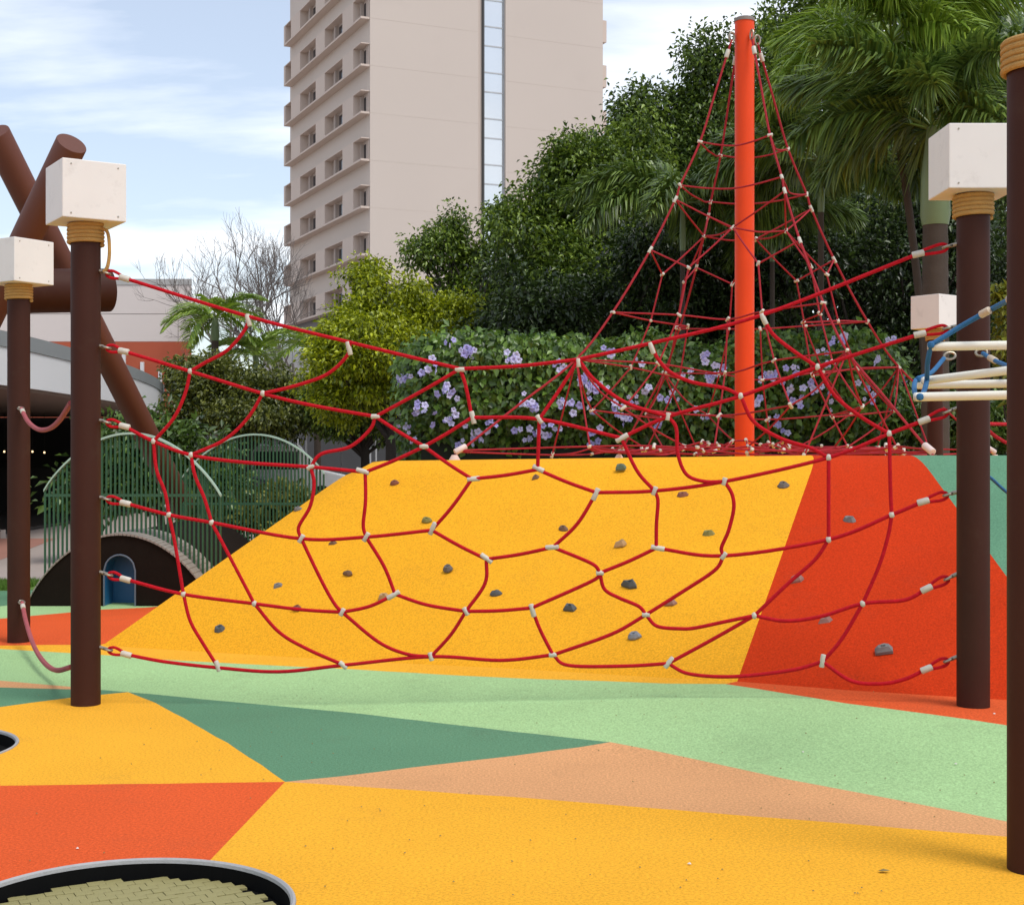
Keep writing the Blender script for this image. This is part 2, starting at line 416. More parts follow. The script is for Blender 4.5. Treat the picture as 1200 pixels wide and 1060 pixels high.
def top_fn(s, v):
    i = s * (len(tops) - 1); k = min(int(i), len(tops) - 2); a = tops[k].lerp(tops[k + 1], i - k)
    e = Vector((a.x * 1.12 - .05 if a.x < 0 else a.x * 1.15, 20.2, ZB)); p = a.lerp(e, v); p.z = a.z + (ZB - a.z) * sm(0, .5, v); return p
grid_mesh('top_surface', top_fn, len(tops) - 1, 8, MYEL, mound)
def left_fn(s, v):
    a = face_pt(cols[0], cols[1], 0, v); e = Vector((-3.0 + (-1.65 + 3.0) * v, 20.2, 0 + ZB * min(1, v * 1.02))); return a.lerp(e, s)
grid_mesh('left_slope', left_fn, 6, 30, MYEL, mound)
b = MB(); b.quad((-3.0, 20.2, -.05), (9.5, 20.2, -.05), (9.5, 20.2, ZB), (-1.65, 20.2, ZB)); b.build('rear_wall', MYEL, mound)

# climbing grips bolted on the slope: find the slope point seen at a pixel
samples = []
for k in range(2):
    for i in range(91):
        for j in range(81):
            p = face_pt(cols[k], cols[k + 1], i / 90, j / 80 * .82); samples.append((600 + p.x / p.y * FPX, 530 - (p.z - EYE) / p.y * FPX, p, k, i / 90, j / 80 * .82))
SA = np.array([(s[0], s[1]) for s in samples])
def on_slope(px, py):
    k = int(np.argmin((SA[:, 0] - px) ** 2 + (SA[:, 1] - py) ** 2)); s = samples[k]; c0, c1 = cols[s[3]], cols[s[3] + 1]
    du = face_pt(c0, c1, min(1, s[4] + .01), s[5]) - face_pt(c0, c1, max(0, s[4] - .01), s[5]); dvv = face_pt(c0, c1, s[4], s[5] + .01) - face_pt(c0, c1, s[4], max(0, s[5] - .01))
    n = du.cross(dvv).normalized()
    if n.y > 0: n = -n
    pr = s[2]; d = pr.y
    return P3(px, py, d), n, du.normalized()
HC = {'g': (.10, .135, .085), 'r': (.22, .075, .045), 'b': (.17, .095, .055), 'o': (.22, .20, .055), 't': (.42, .27, .13), 'y': (.17, .16, .15), 's': (.075, .085, .09), 'p': (.28, .15, .12), 'd': (.12, .10, .085), 'u': (.20, .22, .25)}
holds = [(727, 549, 'g', 0, .9), (462, 566, 'r', 1, .7), (627, 560, 'b', 2, .65), (500, 610, 'o', 1, .8), (660, 620, 'b', 1, .8), (727, 638, 't', 2, .9), (525, 667, 'd', 3, .85), (408, 672, 'b', 2, .8), (326, 688, 'y', 0, .9), (348, 713, 'r', 2, .8), (349, 597, 'y', 1, .7), (390, 637, 'b', 2, .7), (258, 738, 's', 3, 1.0), (450, 700, 't', 0, .9), (581, 696, 's', 1, .85), (738, 686, 's', 2, 1.1), (668, 713, 's', 0, .95), (743, 746, 'u', 1, .85), (786, 707, 'p', 2, .8), (800, 581, 'r', 1, .85), (830, 627, 'o', 1, .9), (918, 570, 'd', 3, 1.0), (995, 611, 'y', 1, .95), (933, 680, 'p', 2, .95), (967, 729, 'p', 2, .9), (1035, 763, 'y', 0, 1.15), (843, 796, 'b', 3, .6)]
def hold_shape(kind, sd):
    rnd = random.Random(sd)
    outl = {0: [(-.05, -.026), (.045, -.032), (.058, .012), (.02, .034), (-.042, .028)], 1: [(.056 * math.cos(a) * (1.15 if math.cos(a) > 0 else 1), .036 * math.sin(a)) for a in np.linspace(0, 2 * math.pi, 10)[:-1]], 2: [(-.056, -.03), (.03, -.03), (.062, .006), (.03, .034), (-.01, .012)], 3: [(.05 * math.cos(a), .044 * math.sin(a)) for a in np.linspace(0, 2 * math.pi, 9)[:-1]]}[kind]
    n = len(outl); m = MB(); rings = [(1.0, 0, 0), (.96, .02, 0), (.62, .046 + rnd.uniform(0, .012), .006), (.26, .048, .006), (.16, .026, .006)]
    rot = rnd.uniform(-.5, .5); cr, sr = math.cos(rot), math.sin(rot)
    for (k, z, oy) in rings:
        for (x, y) in outl:
            xx = (x * cr - y * sr) * k * rnd.uniform(.93, 1.07); yy = (x * sr + y * cr) * k * rnd.uniform(.93, 1.07) + oy
            m.v.append((xx, yy, z + (.006 * rnd.uniform(-1, 1) if z > .03 else 0)))
    for r_ in range(len(rings) - 1):
        for j in range(n): m.f.append((r_ * n + j, r_ * n + (j + 1) % n, (r_ + 1) * n + (j + 1) % n, (r_ + 1) * n + j))
    m.f.append(tuple(range((len(rings) - 1) * n, len(rings) * n)))
    return m.mesh('climbing_grip')
for i, (px, py, c, kd, sc_) in enumerate(holds):
    p, n, u = on_slope(px, py); me = hold_shape(kd, i); me.materials.append(mat('grip_' + c, HC[c], .75, .25, 18, .5, 90, dirt=.4))
    o = link('climbing_grip', me, None, mound)
    w = n.cross(u); M = Matrix((u, w, n)).transposed().to_4x4(); M.translation = p - n * .004
    o.matrix_world = M @ Matrix.Diagonal((sc_ * .92, sc_ * .88, sc_ * .75, 1))
    bl = MB().tube([(0, .006, .027), (0, .006, .034)], .009, 8); bo = bl.build('bolt', STEEL, o)

# ------------------------------------------------------------------ posts
def post(base, label, box_yaw=None, top=2.86, rad=.0865, box=.375, bh=.345, tail=False):
    t = thing('net_post', label, 'post', base, 'brown posts of the climbing nets')
    zt = top if box_yaw is None else top + .05
    MB().lathe([(rad, -.05), (rad, zt - .004), (rad - .004, zt)], 40).build('shaft', BROWN, t, True)
    cm = MB(); turns = 5; pts = []
    pitch = .0235; z0 = top - turns * pitch - .005
    for k in range(turns * 28 + 1):
        a = 2 * math.pi * k / 28; pts.append(((rad + .011) * math.cos(a), (rad + .011) * math.sin(a), z0 + pitch * k / 28))
    cm.tube(pts, .0128, 8); cm.build('rope_coil', COIL, t, True)
    if tail:
        cm = MB().tube(catmull([(rad * .9, -.02, top - .03), (rad + .05, -.03, top - .05), (rad + .065, -.035, top - .16), (rad + .055, -.035, top - .25), (rad + .03, -.03, top - .29)]), .011, 8); cm.build('rope_tail', COIL, t, True)
    if box_yaw is not None:
        h = box / 2; M = Matrix.Rotation(box_yaw, 4, 'Z')
        MB().box(-h, h, -h, h, top + .003, top + bh, M).build('white_box', WHITE, t, bevel=.006)
        for sx in (-1, 1):
            for sz in (.03, bh - .03):
                q = M @ Vector((sx * (h - .05), -h, 0)); q2 = M @ Vector((sx * (h - .05), -h - .003, 0))
                MB().tube([(q.x, q.y, top + sz), (q2.x, q2.y, top + sz)], .005, 6).build('screw', STEEL, t)
    return t
yaw = lambda nx, ny: math.atan2(ny, nx) + math.pi / 2
def ground_at(px, d): x = (px - 600) / FPX * d; return Vector((x, d, H(x, d)))
pL = ground_at(100.5, 8.48); pR = ground_at(1140.5, 7.66); pFL = ground_at(22, 11.25); pNR = ground_at(1209.5, 5.12)
post(pL, 'brown steel post with white box whose rope tail hangs beside the coil', yaw(.536, -.844), tail=True)
post(pR, 'brown steel post with white box standing on the red rubber', yaw(0, -1), top=2.885 - pR.z)
post(pFL, 'brown steel post with white box beside the red floor band', yaw(math.cos(R(-33)), math.sin(R(-33))), top=2.82)
post(pNR, 'boxless brown steel post with pale rope coiled round its top', None, top=2.985)
dF = 15.8; pFR = Vector(((1096 - 600) / FPX * dF, dF, 1.33))
post(pFR, 'brown boxed steel post on top of the mound before the palm trunk', yaw(math.cos(R(-53)), math.sin(R(-53))), top=P3(0, 386, dF).z - 1.33, bh=.37)

# ------------------------------------------------------------------ front climbing net
net = thing('climbing_net', 'sagging red rope climbing net stretched between the two brown posts', 'climbing net', (0, 8.1, 0))
NO = net.location.copy()
def ND(px, py=600):
    u = (px - 100.5) / (1140.5 - 100.5); d = 8.48 + (7.66 - 8.48) * u
    return d + .16 * math.sin(math.pi * min(1, max(0, u))) * (.4 + .6 * sm(350, 780, py)) + .035 * noise.noise((px * .011, py * .011, 3.0)) * math.sin(math.pi * min(1, max(0, u)))
def NP(p): return P3(p[0], p[1], ND(p[0], p[1])) - NO
N_ = dict(n1=(292, 371), n2=(410, 401), n3=(539, 432), n4=(678, 421), n5=(763, 402), n6=(893, 369),
 a1=(223, 435), a2=(308, 461), a3=(440, 488), a4=(497, 523), a5=(553, 489), a6=(632, 491), a7=(728, 513), a8=(783, 488), a9=(868, 464), a10=(958, 430),
 c1=(180, 517), c2=(224, 533), c3=(364, 547), c4=(428, 553), c5=(553, 561), c6=(630, 550), c7=(699, 577), c8=(767, 575), c9=(849, 564), c10=(971, 536), c11=(1042, 508),
 d1=(198, 603), d2=(248, 612), d3=(353, 631), d4=(429, 629), d5=(506, 621), d6=(570, 655), d7=(648, 641), d8=(703, 671), d9=(769, 642), d10=(848, 651), d11=(971, 632), d12=(1045, 603),
 e1=(215, 696), e2=(298, 707), e3=(401, 717), e4=(463, 696), e5=(546, 716), e6=(623, 712), e7=(757, 720), e8=(884, 721), e9=(1011, 707),
 f1=(256, 782), f2=(403, 779), f3=(505, 769), f4=(648, 767), f5=(783, 777), f6=(964, 775))
zA = lambda x, y: (100 + x / 3, 270 + y / 3)
zB = lambda x, y: (100 + x / 3, 530 + y / 3)
zC = lambda x, y: (400 + x / 3, 370 + y / 3)
zD = lambda x, y: (400 + x / 3, 560 + y / 3)
zE = lambda x, y: (750 + x / 2.667, 280 + y / 2.667)
zF = lambda x, y: (780 + x / 2.857, 540 + y / 2.857)
z7 = lambda x, y: (650 + x / 2.667, 280 + y / 2.667)
lw = [(115, 317), (115, 405), (115, 492), (115, 582), (117, 670), (117, 758)]
lc = [(146, 326), (145, 411.5), (146, 499.5), (147, 589.5), (147, 678.5), (148, 766.5)]
rw = [(1122, 286), (1122, 382), (1122, 478), (1122, 576), (1122, 672), (1122, 769)]
rc = [(1076, 297.5), (1078, 391.5), (1083, 492.5), (1082, 587.5), (1086, 689.5), (1086, 783.5)]
ropes = [
 [lc[0], 'n1', 'n2', 'n3'], ['n3', 'n4'], ['n4', 'n5', 'n6', rc[0]],
 [lc[1], 'a1', 'a2', zA(800, 615), 'a3'], ['a3', 'a4'], ['a4', 'a5'], ['a5', 'a6', 'a7'], ['a7', 'a8', 'a9', 'a10', rc[1]],
 [lc[2], 'c1', 'c2', zA(560, 815), 'c3', 'c4'], ['c4', 'a4'], ['a4', 'c5'], ['c5', 'c6'], ['c6', 'c7'], ['c7', 'c8', 'c9', 'c10', 'c11', rc[2]],
 [lc[3], 'd1', 'd2', 'd3', 'd4', 'd5'], ['d5', 'd6'], ['d6', 'd7'], ['d7', zD(880, 300), 'd8'], ['d8', 'd9'], ['d9', 'd10', 'd11', 'd12', rc[3]],
 [lc[4], 'e1', 'e2', zB(760, 552), 'e3'], ['e3', zB(1000, 540), 'e4'], ['e4', zD(300, 445), 'e5'], ['e5', 'e6'], ['e6', zD(880, 362), 'd8'],
 ['e8', zF(400, 535), zF(520, 520), 'e9', zF(800, 465), rc[4]],
 [lc[5], zB(280, 735), 'f1', zB(680, 770), 'f2', 'f3', zD(560, 640), 'f4'],
 ['f4', zD(800, 658), zD(1000, 660), 'f5'], ['f5', zF(80, 712), zF(230, 721), zF(420, 700), 'f6'], ['f6', zF(620, 735), zF(720, 745), zF(800, 730), rc[5]],
 ['n1', zA(560, 350), zA(500, 420), zA(420, 465), 'a1'], ['n2', zA(920, 440), zA(850, 505), zA(740, 545), 'a2'], ['n3', zC(300, 255), 'a3'], ['n3', zC(437, 245), 'a5'],
 ['n4', zC(770, 255), 'a6'], ['n4', zC(890, 225), zC(1000, 305), 'a8'], ['n5', z7(320, 370), z7(360, 415), z7(430, 447), z7(530, 466), 'a9'], ['n6', z7(680, 295), z7(740, 345), 'a10'],
 ['a1', zA(350, 575), zA(310, 660), 'c1'], ['a2', zA(570, 660), zA(490, 735), 'c2'], ['a3', zA(1000, 700), zA(930, 760), zA(830, 785), 'c3'],
 ['a6', 'c6'], ['a7', zC(1040, 545), 'c8'], ['a8', zE(113, 590), zE(118, 670), zE(145, 735), zE(200, 757), 'c9'], ['a9', zE(355, 570), zE(440, 623), zE(530, 652), 'c10'], ['a10', zE(610, 490), zE(690, 555), 'c11'],
 ['c1', zB(250, 60), zB(280, 140), 'd1'], ['c2', zB(385, 80), zB(418, 160), 'd2'], ['c3', zB(804, 110), zB(790, 190), zB(750, 262), 'd3'], ['c4', zB(985, 170), zB(977, 255), 'd4'],
 ['c5', zC(390, 670), 'd5'], ['c7', zC(830, 730), 'd7'], ['c8', zC(1113, 650), zC(1108, 730), 'd9'], ['c9', zF(222, 110), zF(228, 160), zF(210, 235), zF(187, 290), 'd10'], ['c10', 'd11'], ['c11', zF(753, 100), 'd12'],
 ['d1', zB(315, 320), 'e1'], ['d2', zB(515, 380), 'e2'], ['d3', zB(830, 450), zB(875, 530), 'e3'], ['d4', zB(1050, 400), 'e4'], ['d6', zD(505, 370), 'e5'],
 ['d8', zD(925, 390), zD(975, 420), zD(1045, 450), 'e7'], ['d10', zF(165, 365), zF(60, 435), 'e7'], ['d11', zF(500, 330), zF(410, 410), 'e8'], ['d12', zF(745, 250), zF(715, 350), 'e9'],
 ['e1', zB(368, 590), zB(410, 665), 'f1'], ['e2', zB(680, 630), zB(780, 690), 'f2'], ['e3', zD(130, 575), zD(230, 618), 'f3'], ['e5', zD(385, 550), 'f3'], ['e6', zD(700, 535), 'f4'],
 ['e7', zD(950, 548), 'f4'], ['e7', zD(1110, 520), zD(1190, 529), zF(100, 558), zF(200, 537), 'e8'], ['e8', zF(160, 595), 'f5'], ['e9', zF(590, 595), 'f6'],
]
for r_ in ropes:
    pts = [NP(N_[q] if isinstance(q, str) else q) for q in r_]
    if len(r_) == 2:
        mid = pts[0].lerp(pts[1], .5); mid.z -= .012 * (pts[0] - pts[1]).length * 1.3; pts.insert(1, mid)
    pts = catmull(pts, 7)
    MB().tube(pts, .0106, 8).build('rope', ROPE, net, True)
# clamps: (node, pixel angle in degrees or None for a round cross clamp, length px)
cl = dict(n1=(283, 14, (-1, 4)), n2=(282, 16, (-1, 7)), n3=(0, 11, (0, 1)), n4=(275, 10, (0, 4)), n5=(290, 14, (1, 6)), n6=(295, 14, (2, 5)), a3=(0, 10, (0, 0)), a4=(0, 10, (0, 0)), a5=(283, 15, (1, 0)), a6=(305, 11, (0, 0)), a7=(30, 16, (1, 0)), a8=(80, 9, (0, 0)),
 c3=(25, 9, (0, 0)), c4=(345, 15, (-3, -1)), c5=(5, 15, (2, 0)), c6=(335, 14, (1, -1)), c7=(65, 15, (-1, 2)), c8=(70, 10, (0, 0)), c9=(75, 9, (0, 0)), d3=(60, 10, (0, 0)), d4=(60, 11, (0, 0)), d5=(65, 15, (1, -2)), d6=(325, 16, (0, -1)), d7=(5, 15, (-1, 0)), d8=(0, 9, (0, 0)), d9=(350, 16, (2, 0)), d10=(50, 9, (0, 0)),
 e3=(60, 9, (0, 0)), e4=(30, 16, (-2, 1)), e5=(300, 10, (0, 0)), e6=(285, 15, (1, 3)), e7=(0, 9, (0, 0)), f1=(290, 13, (-1, -2)), f2=(320, 11, (-1, 0)), f3=(285, 10, (0, 0)), f4=(0, 9, (0, 0)), f5=(50, 15, (1, -1)), f6=(80, 15, (0, -1)))
def capsule(a, b, r, n=12):
    d = (b - a); L = d.length; t = d / L; m = MB(); k = r * .25
    m.tube([a, a + t * k * .4, a + t * k, b - t * k, b - t * k * .4, b], [r * .7, r * .93, r, r, r * .93, r * .7], n); return m
for key, p in N_.items():
    if key in cl:
        an, ln, of = cl[key]; c = (p[0] + of[0], p[1] + of[1]); a = R(an); h = ln / 2 * 1.02
        q0, q1 = NP((c[0] - math.cos(a) * h, c[1] + math.sin(a) * h)), NP((c[0] + math.cos(a) * h, c[1] - math.sin(a) * h))
        capsule(q0, q1, .0150).build('clamp', ALU, net, True)
    else:
        c = NP(p); m = MB(); m.lathe([(.004, -.019), (.012, -.014), (.0165, -.005), (.0165, .005), (.012, .014), (.004, .019)], 12, c); m.build('clamp', ALU, net, True)
def ring(c, ax1, ax2, r1, r2, rad, n=18): return MB().tube([c + ax1 * r1 * math.cos(2 * math.pi * k / n) + ax2 * r2 * math.sin(2 * math.pi * k / n) for k in range(n)], rad, 7, closed=True)
def attach(parent, wall, end, rope_m=ROPE, rr=.0108):
    """eye bolt in the post, ring shackle, rope loop round a thimble, pressed ferrule; wall and end in the parent's frame"""
    t = (end - wall); L = t.length; t.normalize(); up = Vector((0, 0, 1)); up = (up - t * up.dot(t)).normalized(); sd = t.cross(up)
    MB().tube([wall - t * .03, wall + t * .035], .011, 8).build('eye_bolt', STEEL, parent, True)
    ring(wall + t * .052, t, sd, .024, .020, .0075).build('shackle', STEEL, parent, True)
    c0 = wall + t * .055
    lp = [end - t * .01, end - t * .03 + up * .012, c0 + t * .035 + up * .022, c0 + t * .006 + up * .013, c0, c0 + t * .006 - up * .013, c0 + t * .035 - up * .020, end - t * .03 - up * .010, end - t * .01]
    MB().tube(catmull(lp, 4), rr * .82, 7).build('rope_loop', rope_m, parent, True)
    capsule(end - t * .033, end + t * .033, .0185).build('ferrule', ALU, parent, True)
for w_, c_ in list(zip(lw, lc)) + list(zip(rw, rc)):
    a = NP(w_); b_ = NP(c_); attach(net, a, b_)

# slack ropes from the far left post
def hang(name, label, pts, m, rad, att=True, group=None):
    o = Vector(pts[0]); t = thing(name, label, 'rope', o, group); loc = [Vector(p) - o for p in pts]
    MB().tube(catmull(loc, 8), rad, 8).build('rope', m, t, True)
    if att:
        d = (loc[1] - loc[0]).normalized()
        ring(loc[0] - d * .01 + Vector((0, -.008, 0)), d, Vector((1, 0, 0)), .026, .022, .008).build('shackle', STEEL, t, True)
        capsule(loc[0] + d * .035, loc[0] + d * .085, .019).build('ferrule', ALU, t, True)
    return t
hang('slack_rope', 'slack red rope hanging high on the post beside the red floor band', [P3(25, 479, 11.15), P3(33, 494, 10.9), P3(45, 503, 10.3), P3(58, 502, 9.8), P3(70, 492, 9.2), P3(83, 472, 8.62)], ROPEW, .017)
hang('slack_rope', 'slack red rope hanging low on the post beside the red floor band', [P3(26, 706, 11.15), P3(31, 730, 10.9), P3(40, 757, 10.2), P3(52, 776, 9.6), P3(66, 785, 9.2), P3(84, 781, 8.6)], ROPEW, .017)

# ------------------------------------------------------------------ mast and pyramid net
PC = Vector(((872.5 - 600) / FPX * 16.0, 16.0, 0)); mz0 = 1.28
mast = thing('net_mast', 'tall orange steel mast carrying the rope pyramid on the mound', 'mast', (PC.x, PC.y, mz0))
mtop = P3(0, 24, 16.0).z
MB().lathe([(.109, 0), (.109, mtop - mz0)], 40).build('shaft', MAST, mast, True)
MB().lathe([(.117, mtop - mz0 - .02), (.117, mtop - mz0 + .015), (.09, mtop - mz0 + .03)], 40).build('top_cap', mat('mast_cap', (.20, .17, .15), .6, .2, 20), mast, True)
pyr = thing('rope_pyramid', 'tall red rope pyramid net spread round the orange mast', 'climbing net', (PC.x, PC.y, 0))
TH = [R(200), R(290), R(20), R(110)]
TAB = [(6.19, .14), (4.95, .56), (4.45, .805), (4.29, .865), (3.72, 1.17), (3.02, 1.62), (2.5, 2.05), (1.47, 3.42)]
def rz_(z):
    for (z0, r0), (z1, r1) in zip(TAB, TAB[1:]):
        if z1 <= z <= z0: return r0 + (r1 - r0) * (z0 - z) / (z0 - z1)
    return TAB[-1][1] if z < 2 else .13
def E(k, z): r = rz_(z); a = TH[k % 4]; return Vector((r * math.cos(a), r * math.sin(a), z))
def Fp(k, z, u, pull=.0, dz=0):
    p = E(k, z).lerp(E(k + 1, z), u); f = 1 - pull * 4 * u * (1 - u); return Vector((p.x * f, p.y * f, z + dz))
cj = []
def prope(*pts, sag=0.0, rad=.0098, m=None):
    P = [Vector(p) for p in pts]
    if len(P) == 2 and sag:
        mid = P[0].lerp(P[1], .5); mid.z -= sag * (P[0] - P[1]).length; P.insert(1, mid)
    MB().tube(catmull(P, 5), rad, 7).build('rope', m or ROPE2, pyr, True)
def joint(p, d=None, l=.05):
    d = Vector(d).normalized() if d is not None else Vector((random.gauss(0, 1), random.gauss(0, 1), random.gauss(0, 1))).normalized()
    capsule(Vector(p) - d * l * .6, Vector(p) + d * l * .6, .0185, 8).build('clamp', ALU, pyr, True)
for k in range(4):
    es = [E(k, z) for z in (6.12, 5.5, 4.95, 4.45, 4.29, 3.72, 3.02, 2.5, 2.0, 1.47)]
    prope(*es, rad=.0128)
    d = (es[1] - es[0]).normalized(); capsule(es[0] + d * .12, es[0] + d * .22, .026).build('ferrule', ALU, pyr, True)
    inw = Vector((math.cos(TH[k]), math.sin(TH[k]), 0))
    ring(es[0] + Vector((0, 0, .03)), inw, Vector((0, 0, 1)), .035, .055, .011).build('shackle', STEEL, pyr, True)
    capsule(es[-1] + Vector((0, 0, .03)), es[-1] + (es[-2] - es[-1]).normalized() * .16, .034).build('anchor_sleeve', mat('anchor_sleeve', (.62, .50, .46), .6, .2, 9), pyr, True)
    MB().lathe([(.13, 1.28 - .02), (.12, 1.33), (.05, 1.44), (.03, 1.475)], 16, (es[-1].x, es[-1].y, 0)).build('anchor_foot', mat('anchor_foot', (.60, .44, .38), .7, .2, 9), pyr, True)
    # rings near the top
    for z in (4.95, 4.45):
        m_ = Fp(k, z, .5, .10, -.07); prope(E(k, z), Fp(k, z, .25, .06, -.05), m_, Fp(k, z, .75, .06, -.05), E(k + 1, z)); joint(E(k, z))
    M1 = Fp(k, 3.96, .5, .36); prope(E(k, 4.29), M1, sag=.01); prope(E(k + 1, 4.29), M1, sag=.01); joint(M1)
    joint(E(k, 4.29), E(k, 3.7) - E(k, 4.29), .07); joint(E(k, 3.72), E(k, 3.0) - E(k, 3.72), .07); joint(E(k, 3.02)); joint(E(k, 2.5))
    M1n = Fp(k + 1, 3.96, .5, .36); prope(M1, (M1 + M1n) / 2 * 1.0 + Vector((0, 0, -.03)), M1n)
    A1, B1 = Fp(k, 3.50, .27, .12), Fp(k, 3.50, .73, .12)
    for q, ek in ((A1, k), (B1, k + 1)):
        prope(E(ek, 3.72), q); prope(M1, q, sag=.01); joint(q)
    ra, rm, rb = Fp(k, 3.02, .26, .22, -.04), Fp(k, 3.02, .5, .42, -.08), Fp(k, 3.02, .74, .22, -.04)
    prope(E(k, 3.02), ra, rm, rb, E(k + 1, 3.02)); prope(A1, ra); prope(B1, rb); joint(ra); joint(rb); joint(rm)
    # lower web: ring at 2.45, then the funnel down to the sagging membrane
    la, lm, lb = Fp(k, 2.55, .22, .30, -.10), Fp(k, 2.55, .5, .46, -.20), Fp(k, 2.55, .78, .30, -.10)
    prope(E(k, 2.5), la, lm, lb, E(k + 1, 2.5)); prope(ra, la, sag=.01); prope(rb, lb, sag=.01); prope(rm, lm)
    for q in (la, lm, lb): joint(q)
    g1, g2, g3 = Fp(k, 1.95, .2, .38, .02), Fp(k, 1.95, .5, .50, -.06), Fp(k, 1.95, .8, .38, .02)
    prope(la, g1, sag=.02); prope(lm, g2); prope(lb, g3, sag=.02); prope(g1, g2, g3, sag=0); 
    prope(E(k, 2.5), E(k, 2.5).lerp(g1, .5) + Vector((0, 0, -.08)), g1); prope(E(k + 1, 2.5), E(k + 1, 2.5).lerp(g3, .5) + Vector((0, 0, -.08)), g3)
    for q in (g1, g2, g3): joint(q, None, .06)
    # perimeter and membrane
    o0, o1 = E(k, 1.5), E(k + 1, 1.5)
    per = [o0] + [o0.lerp(o1, u) * (1 - .34 * 4 * u * (1 - u)) + Vector((0, 0, .52 * 4 * u * (1 - u) * .34)) for u in (.2, .35, .5, .65, .8)] + [o1]
    per = [Vector((p.x, p.y, 1.52 + .05 * math.sin(i))) for i, p in enumerate(per)]
    prope(*per); [joint(p, None, .06) for p in per[1:-1]]
    prope(E(k, 2.5), per[1]); prope(E(k + 1, 2.5), per[5])
    a0 = TH[k]
    rings = [(1.75, 1.53), (1.15, 1.56), (.5, 1.60)]; prev = [per[1], per[2], per[3], per[4], per[5]]
    for (rr_, zz) in rings:
        cur = []
        for j in range(5):
            a = a0 + R(9) + R(72) * j / 4; q = Vector((rr_ * math.cos(a), rr_ * math.sin(a), zz + random.uniform(-.05, .03))); cur.append(q)
            if rr_ < 1.5 or j % 2 == 0: prope(prev[j], q, sag=.05)
            if random.random() < .8: joint(q, None, .055)
        a = a0 + R(9) + R(90); nx = Vector((rr_ * math.cos(a), rr_ * math.sin(a), zz)); prope(*cur, nx); prev = cur
    prope(g2, Vector((prev[2].x * 2.3, prev[2].y * 2.3, 1.57)))
    prope(g1, Vector((prev[1].x * 2.3, prev[1].y * 2.3, 1.57)), sag=.03); prope(g3, Vector((prev[3].x * 2.3, prev[3].y * 2.3, 1.57)), sag=.03)

# ------------------------------------------------------------------ blue rope ladder with cream bars by the right post
dB = 6.35
lad = thing('bar_ladder', 'blue rope ladder with cream tube rungs hung between brown posts', 'rope ladder', (pR.x, dB, 1.5))
LO = lad.location.copy(); q = lambda px, py, d: P3(px, py, d) - LO
def bar(a, b, r=.0195):
    o = MB().tube([a, b], r, 16).build('rung', BAR, lad, True)
    for e, s in ((a, -1), (b, 1)):
        d = (b - a).normalized() * s; capsule(e - d * .006, e + d * .012, r * .98, 12).build('end_cap', mat('cap_grey', (.50, .50, .48), .5, .1), lad, True)
bar(q(1090, 406, 6.3), q(1262, 403, 6.1)); bar(q(1084, 446, 6.55), q(1262, 424, 5.9)); bar(q(1076, 451, 6.9), q(1262, 448, 6.3)); bar(q(1074, 465, 6.2), q(1262, 461, 5.9))
def brope(*p, r=.0115): return MB().tube(catmull(p, 6), r, 8).build('rope', BLUE, lad, True)
brope(q(1091, 404, 6.28), q(1130, 380, 6.25), q(1168, 359, 6.1), q(1183, 351, 5.6), q(1189, 347, 5.3)); brope(q(1091, 404, 6.28), q(1087, 425, 6.35), q(1086, 446, 6.5), q(1082, 460, 6.3), q(1077, 466, 6.2))
brope(q(1077, 466, 6.2), q(1072, 460, 6.4), q(1072, 448, 6.8), q(1077, 443, 6.9), q(1092, 436, 7.1), q(1106, 420, 7.4)); brope(q(1152, 414, 7.5), q(1165, 422, 7.1), q(1190, 432, 6.3), q(1215, 437, 5.8), q(1262, 441, 5.9))
brope(q(1262, 461, 5.9), q(1264, 440, 5.95), q(1264, 403, 6.1), q(1230, 370, 5.5))
capsule(q(1149, 369, 6.17), q(1160, 363, 6.13), .017).build('ferrule', mat('ferrule_tan', (.55, .45, .33), .5, .2, 20), lad, True)
capsule(q(1184, 350.5, 5.5), q(1191, 346, 5.26), .02).build('ferrule', ALU, lad, True)
capsule(q(1160, 419, 7.2), q(1167, 423, 7.05), .016).build('ferrule', mat('ferrule_tan', (1, 1, 1)), lad, True)
for c_ in (q(1113, 417, 7.58), q(1150, 413, 7.54)):
    ring(c_, Vector((1, 0, .1)).normalized(), Vector((0, .3, 1)).normalized(), .03, .02, .007).build('shackle', STEEL, lad, True)
for c_ in ((1078, 465, 6.17), (1077, 444, 6.85), (1091, 404, 6.26)):
    p = q(*c_); MB().lathe([(.004, -.016), (.014, -.011), (.0165, 0), (.014, .011), (.004, .016)], 10, p).build('knot', BLUE, lad, True)
hang('guide_rope', 'thin level red rope running back from the boxed right post', [P3(1140, 496.5, 7.74), P3(1180, 497, 8.7), P3(1290, 500, 11.5)], ROPE, .011)
hang('guide_rope', 'thin red rope slanting down behind the boxed right post', [P3(1140, 486, 7.74), P3(1184, 521, 8.9), P3(1290, 560, 10.5)], ROPE, .011)
br_ = hang('guide_rope', 'thin dark blue rope running down behind the right brown post', [P3(1142, 549, 7.74), P3(1160, 559, 7.9), P3(1184, 580, 8.2), P3(1260, 640, 8.9)], BLUE, .009, False)

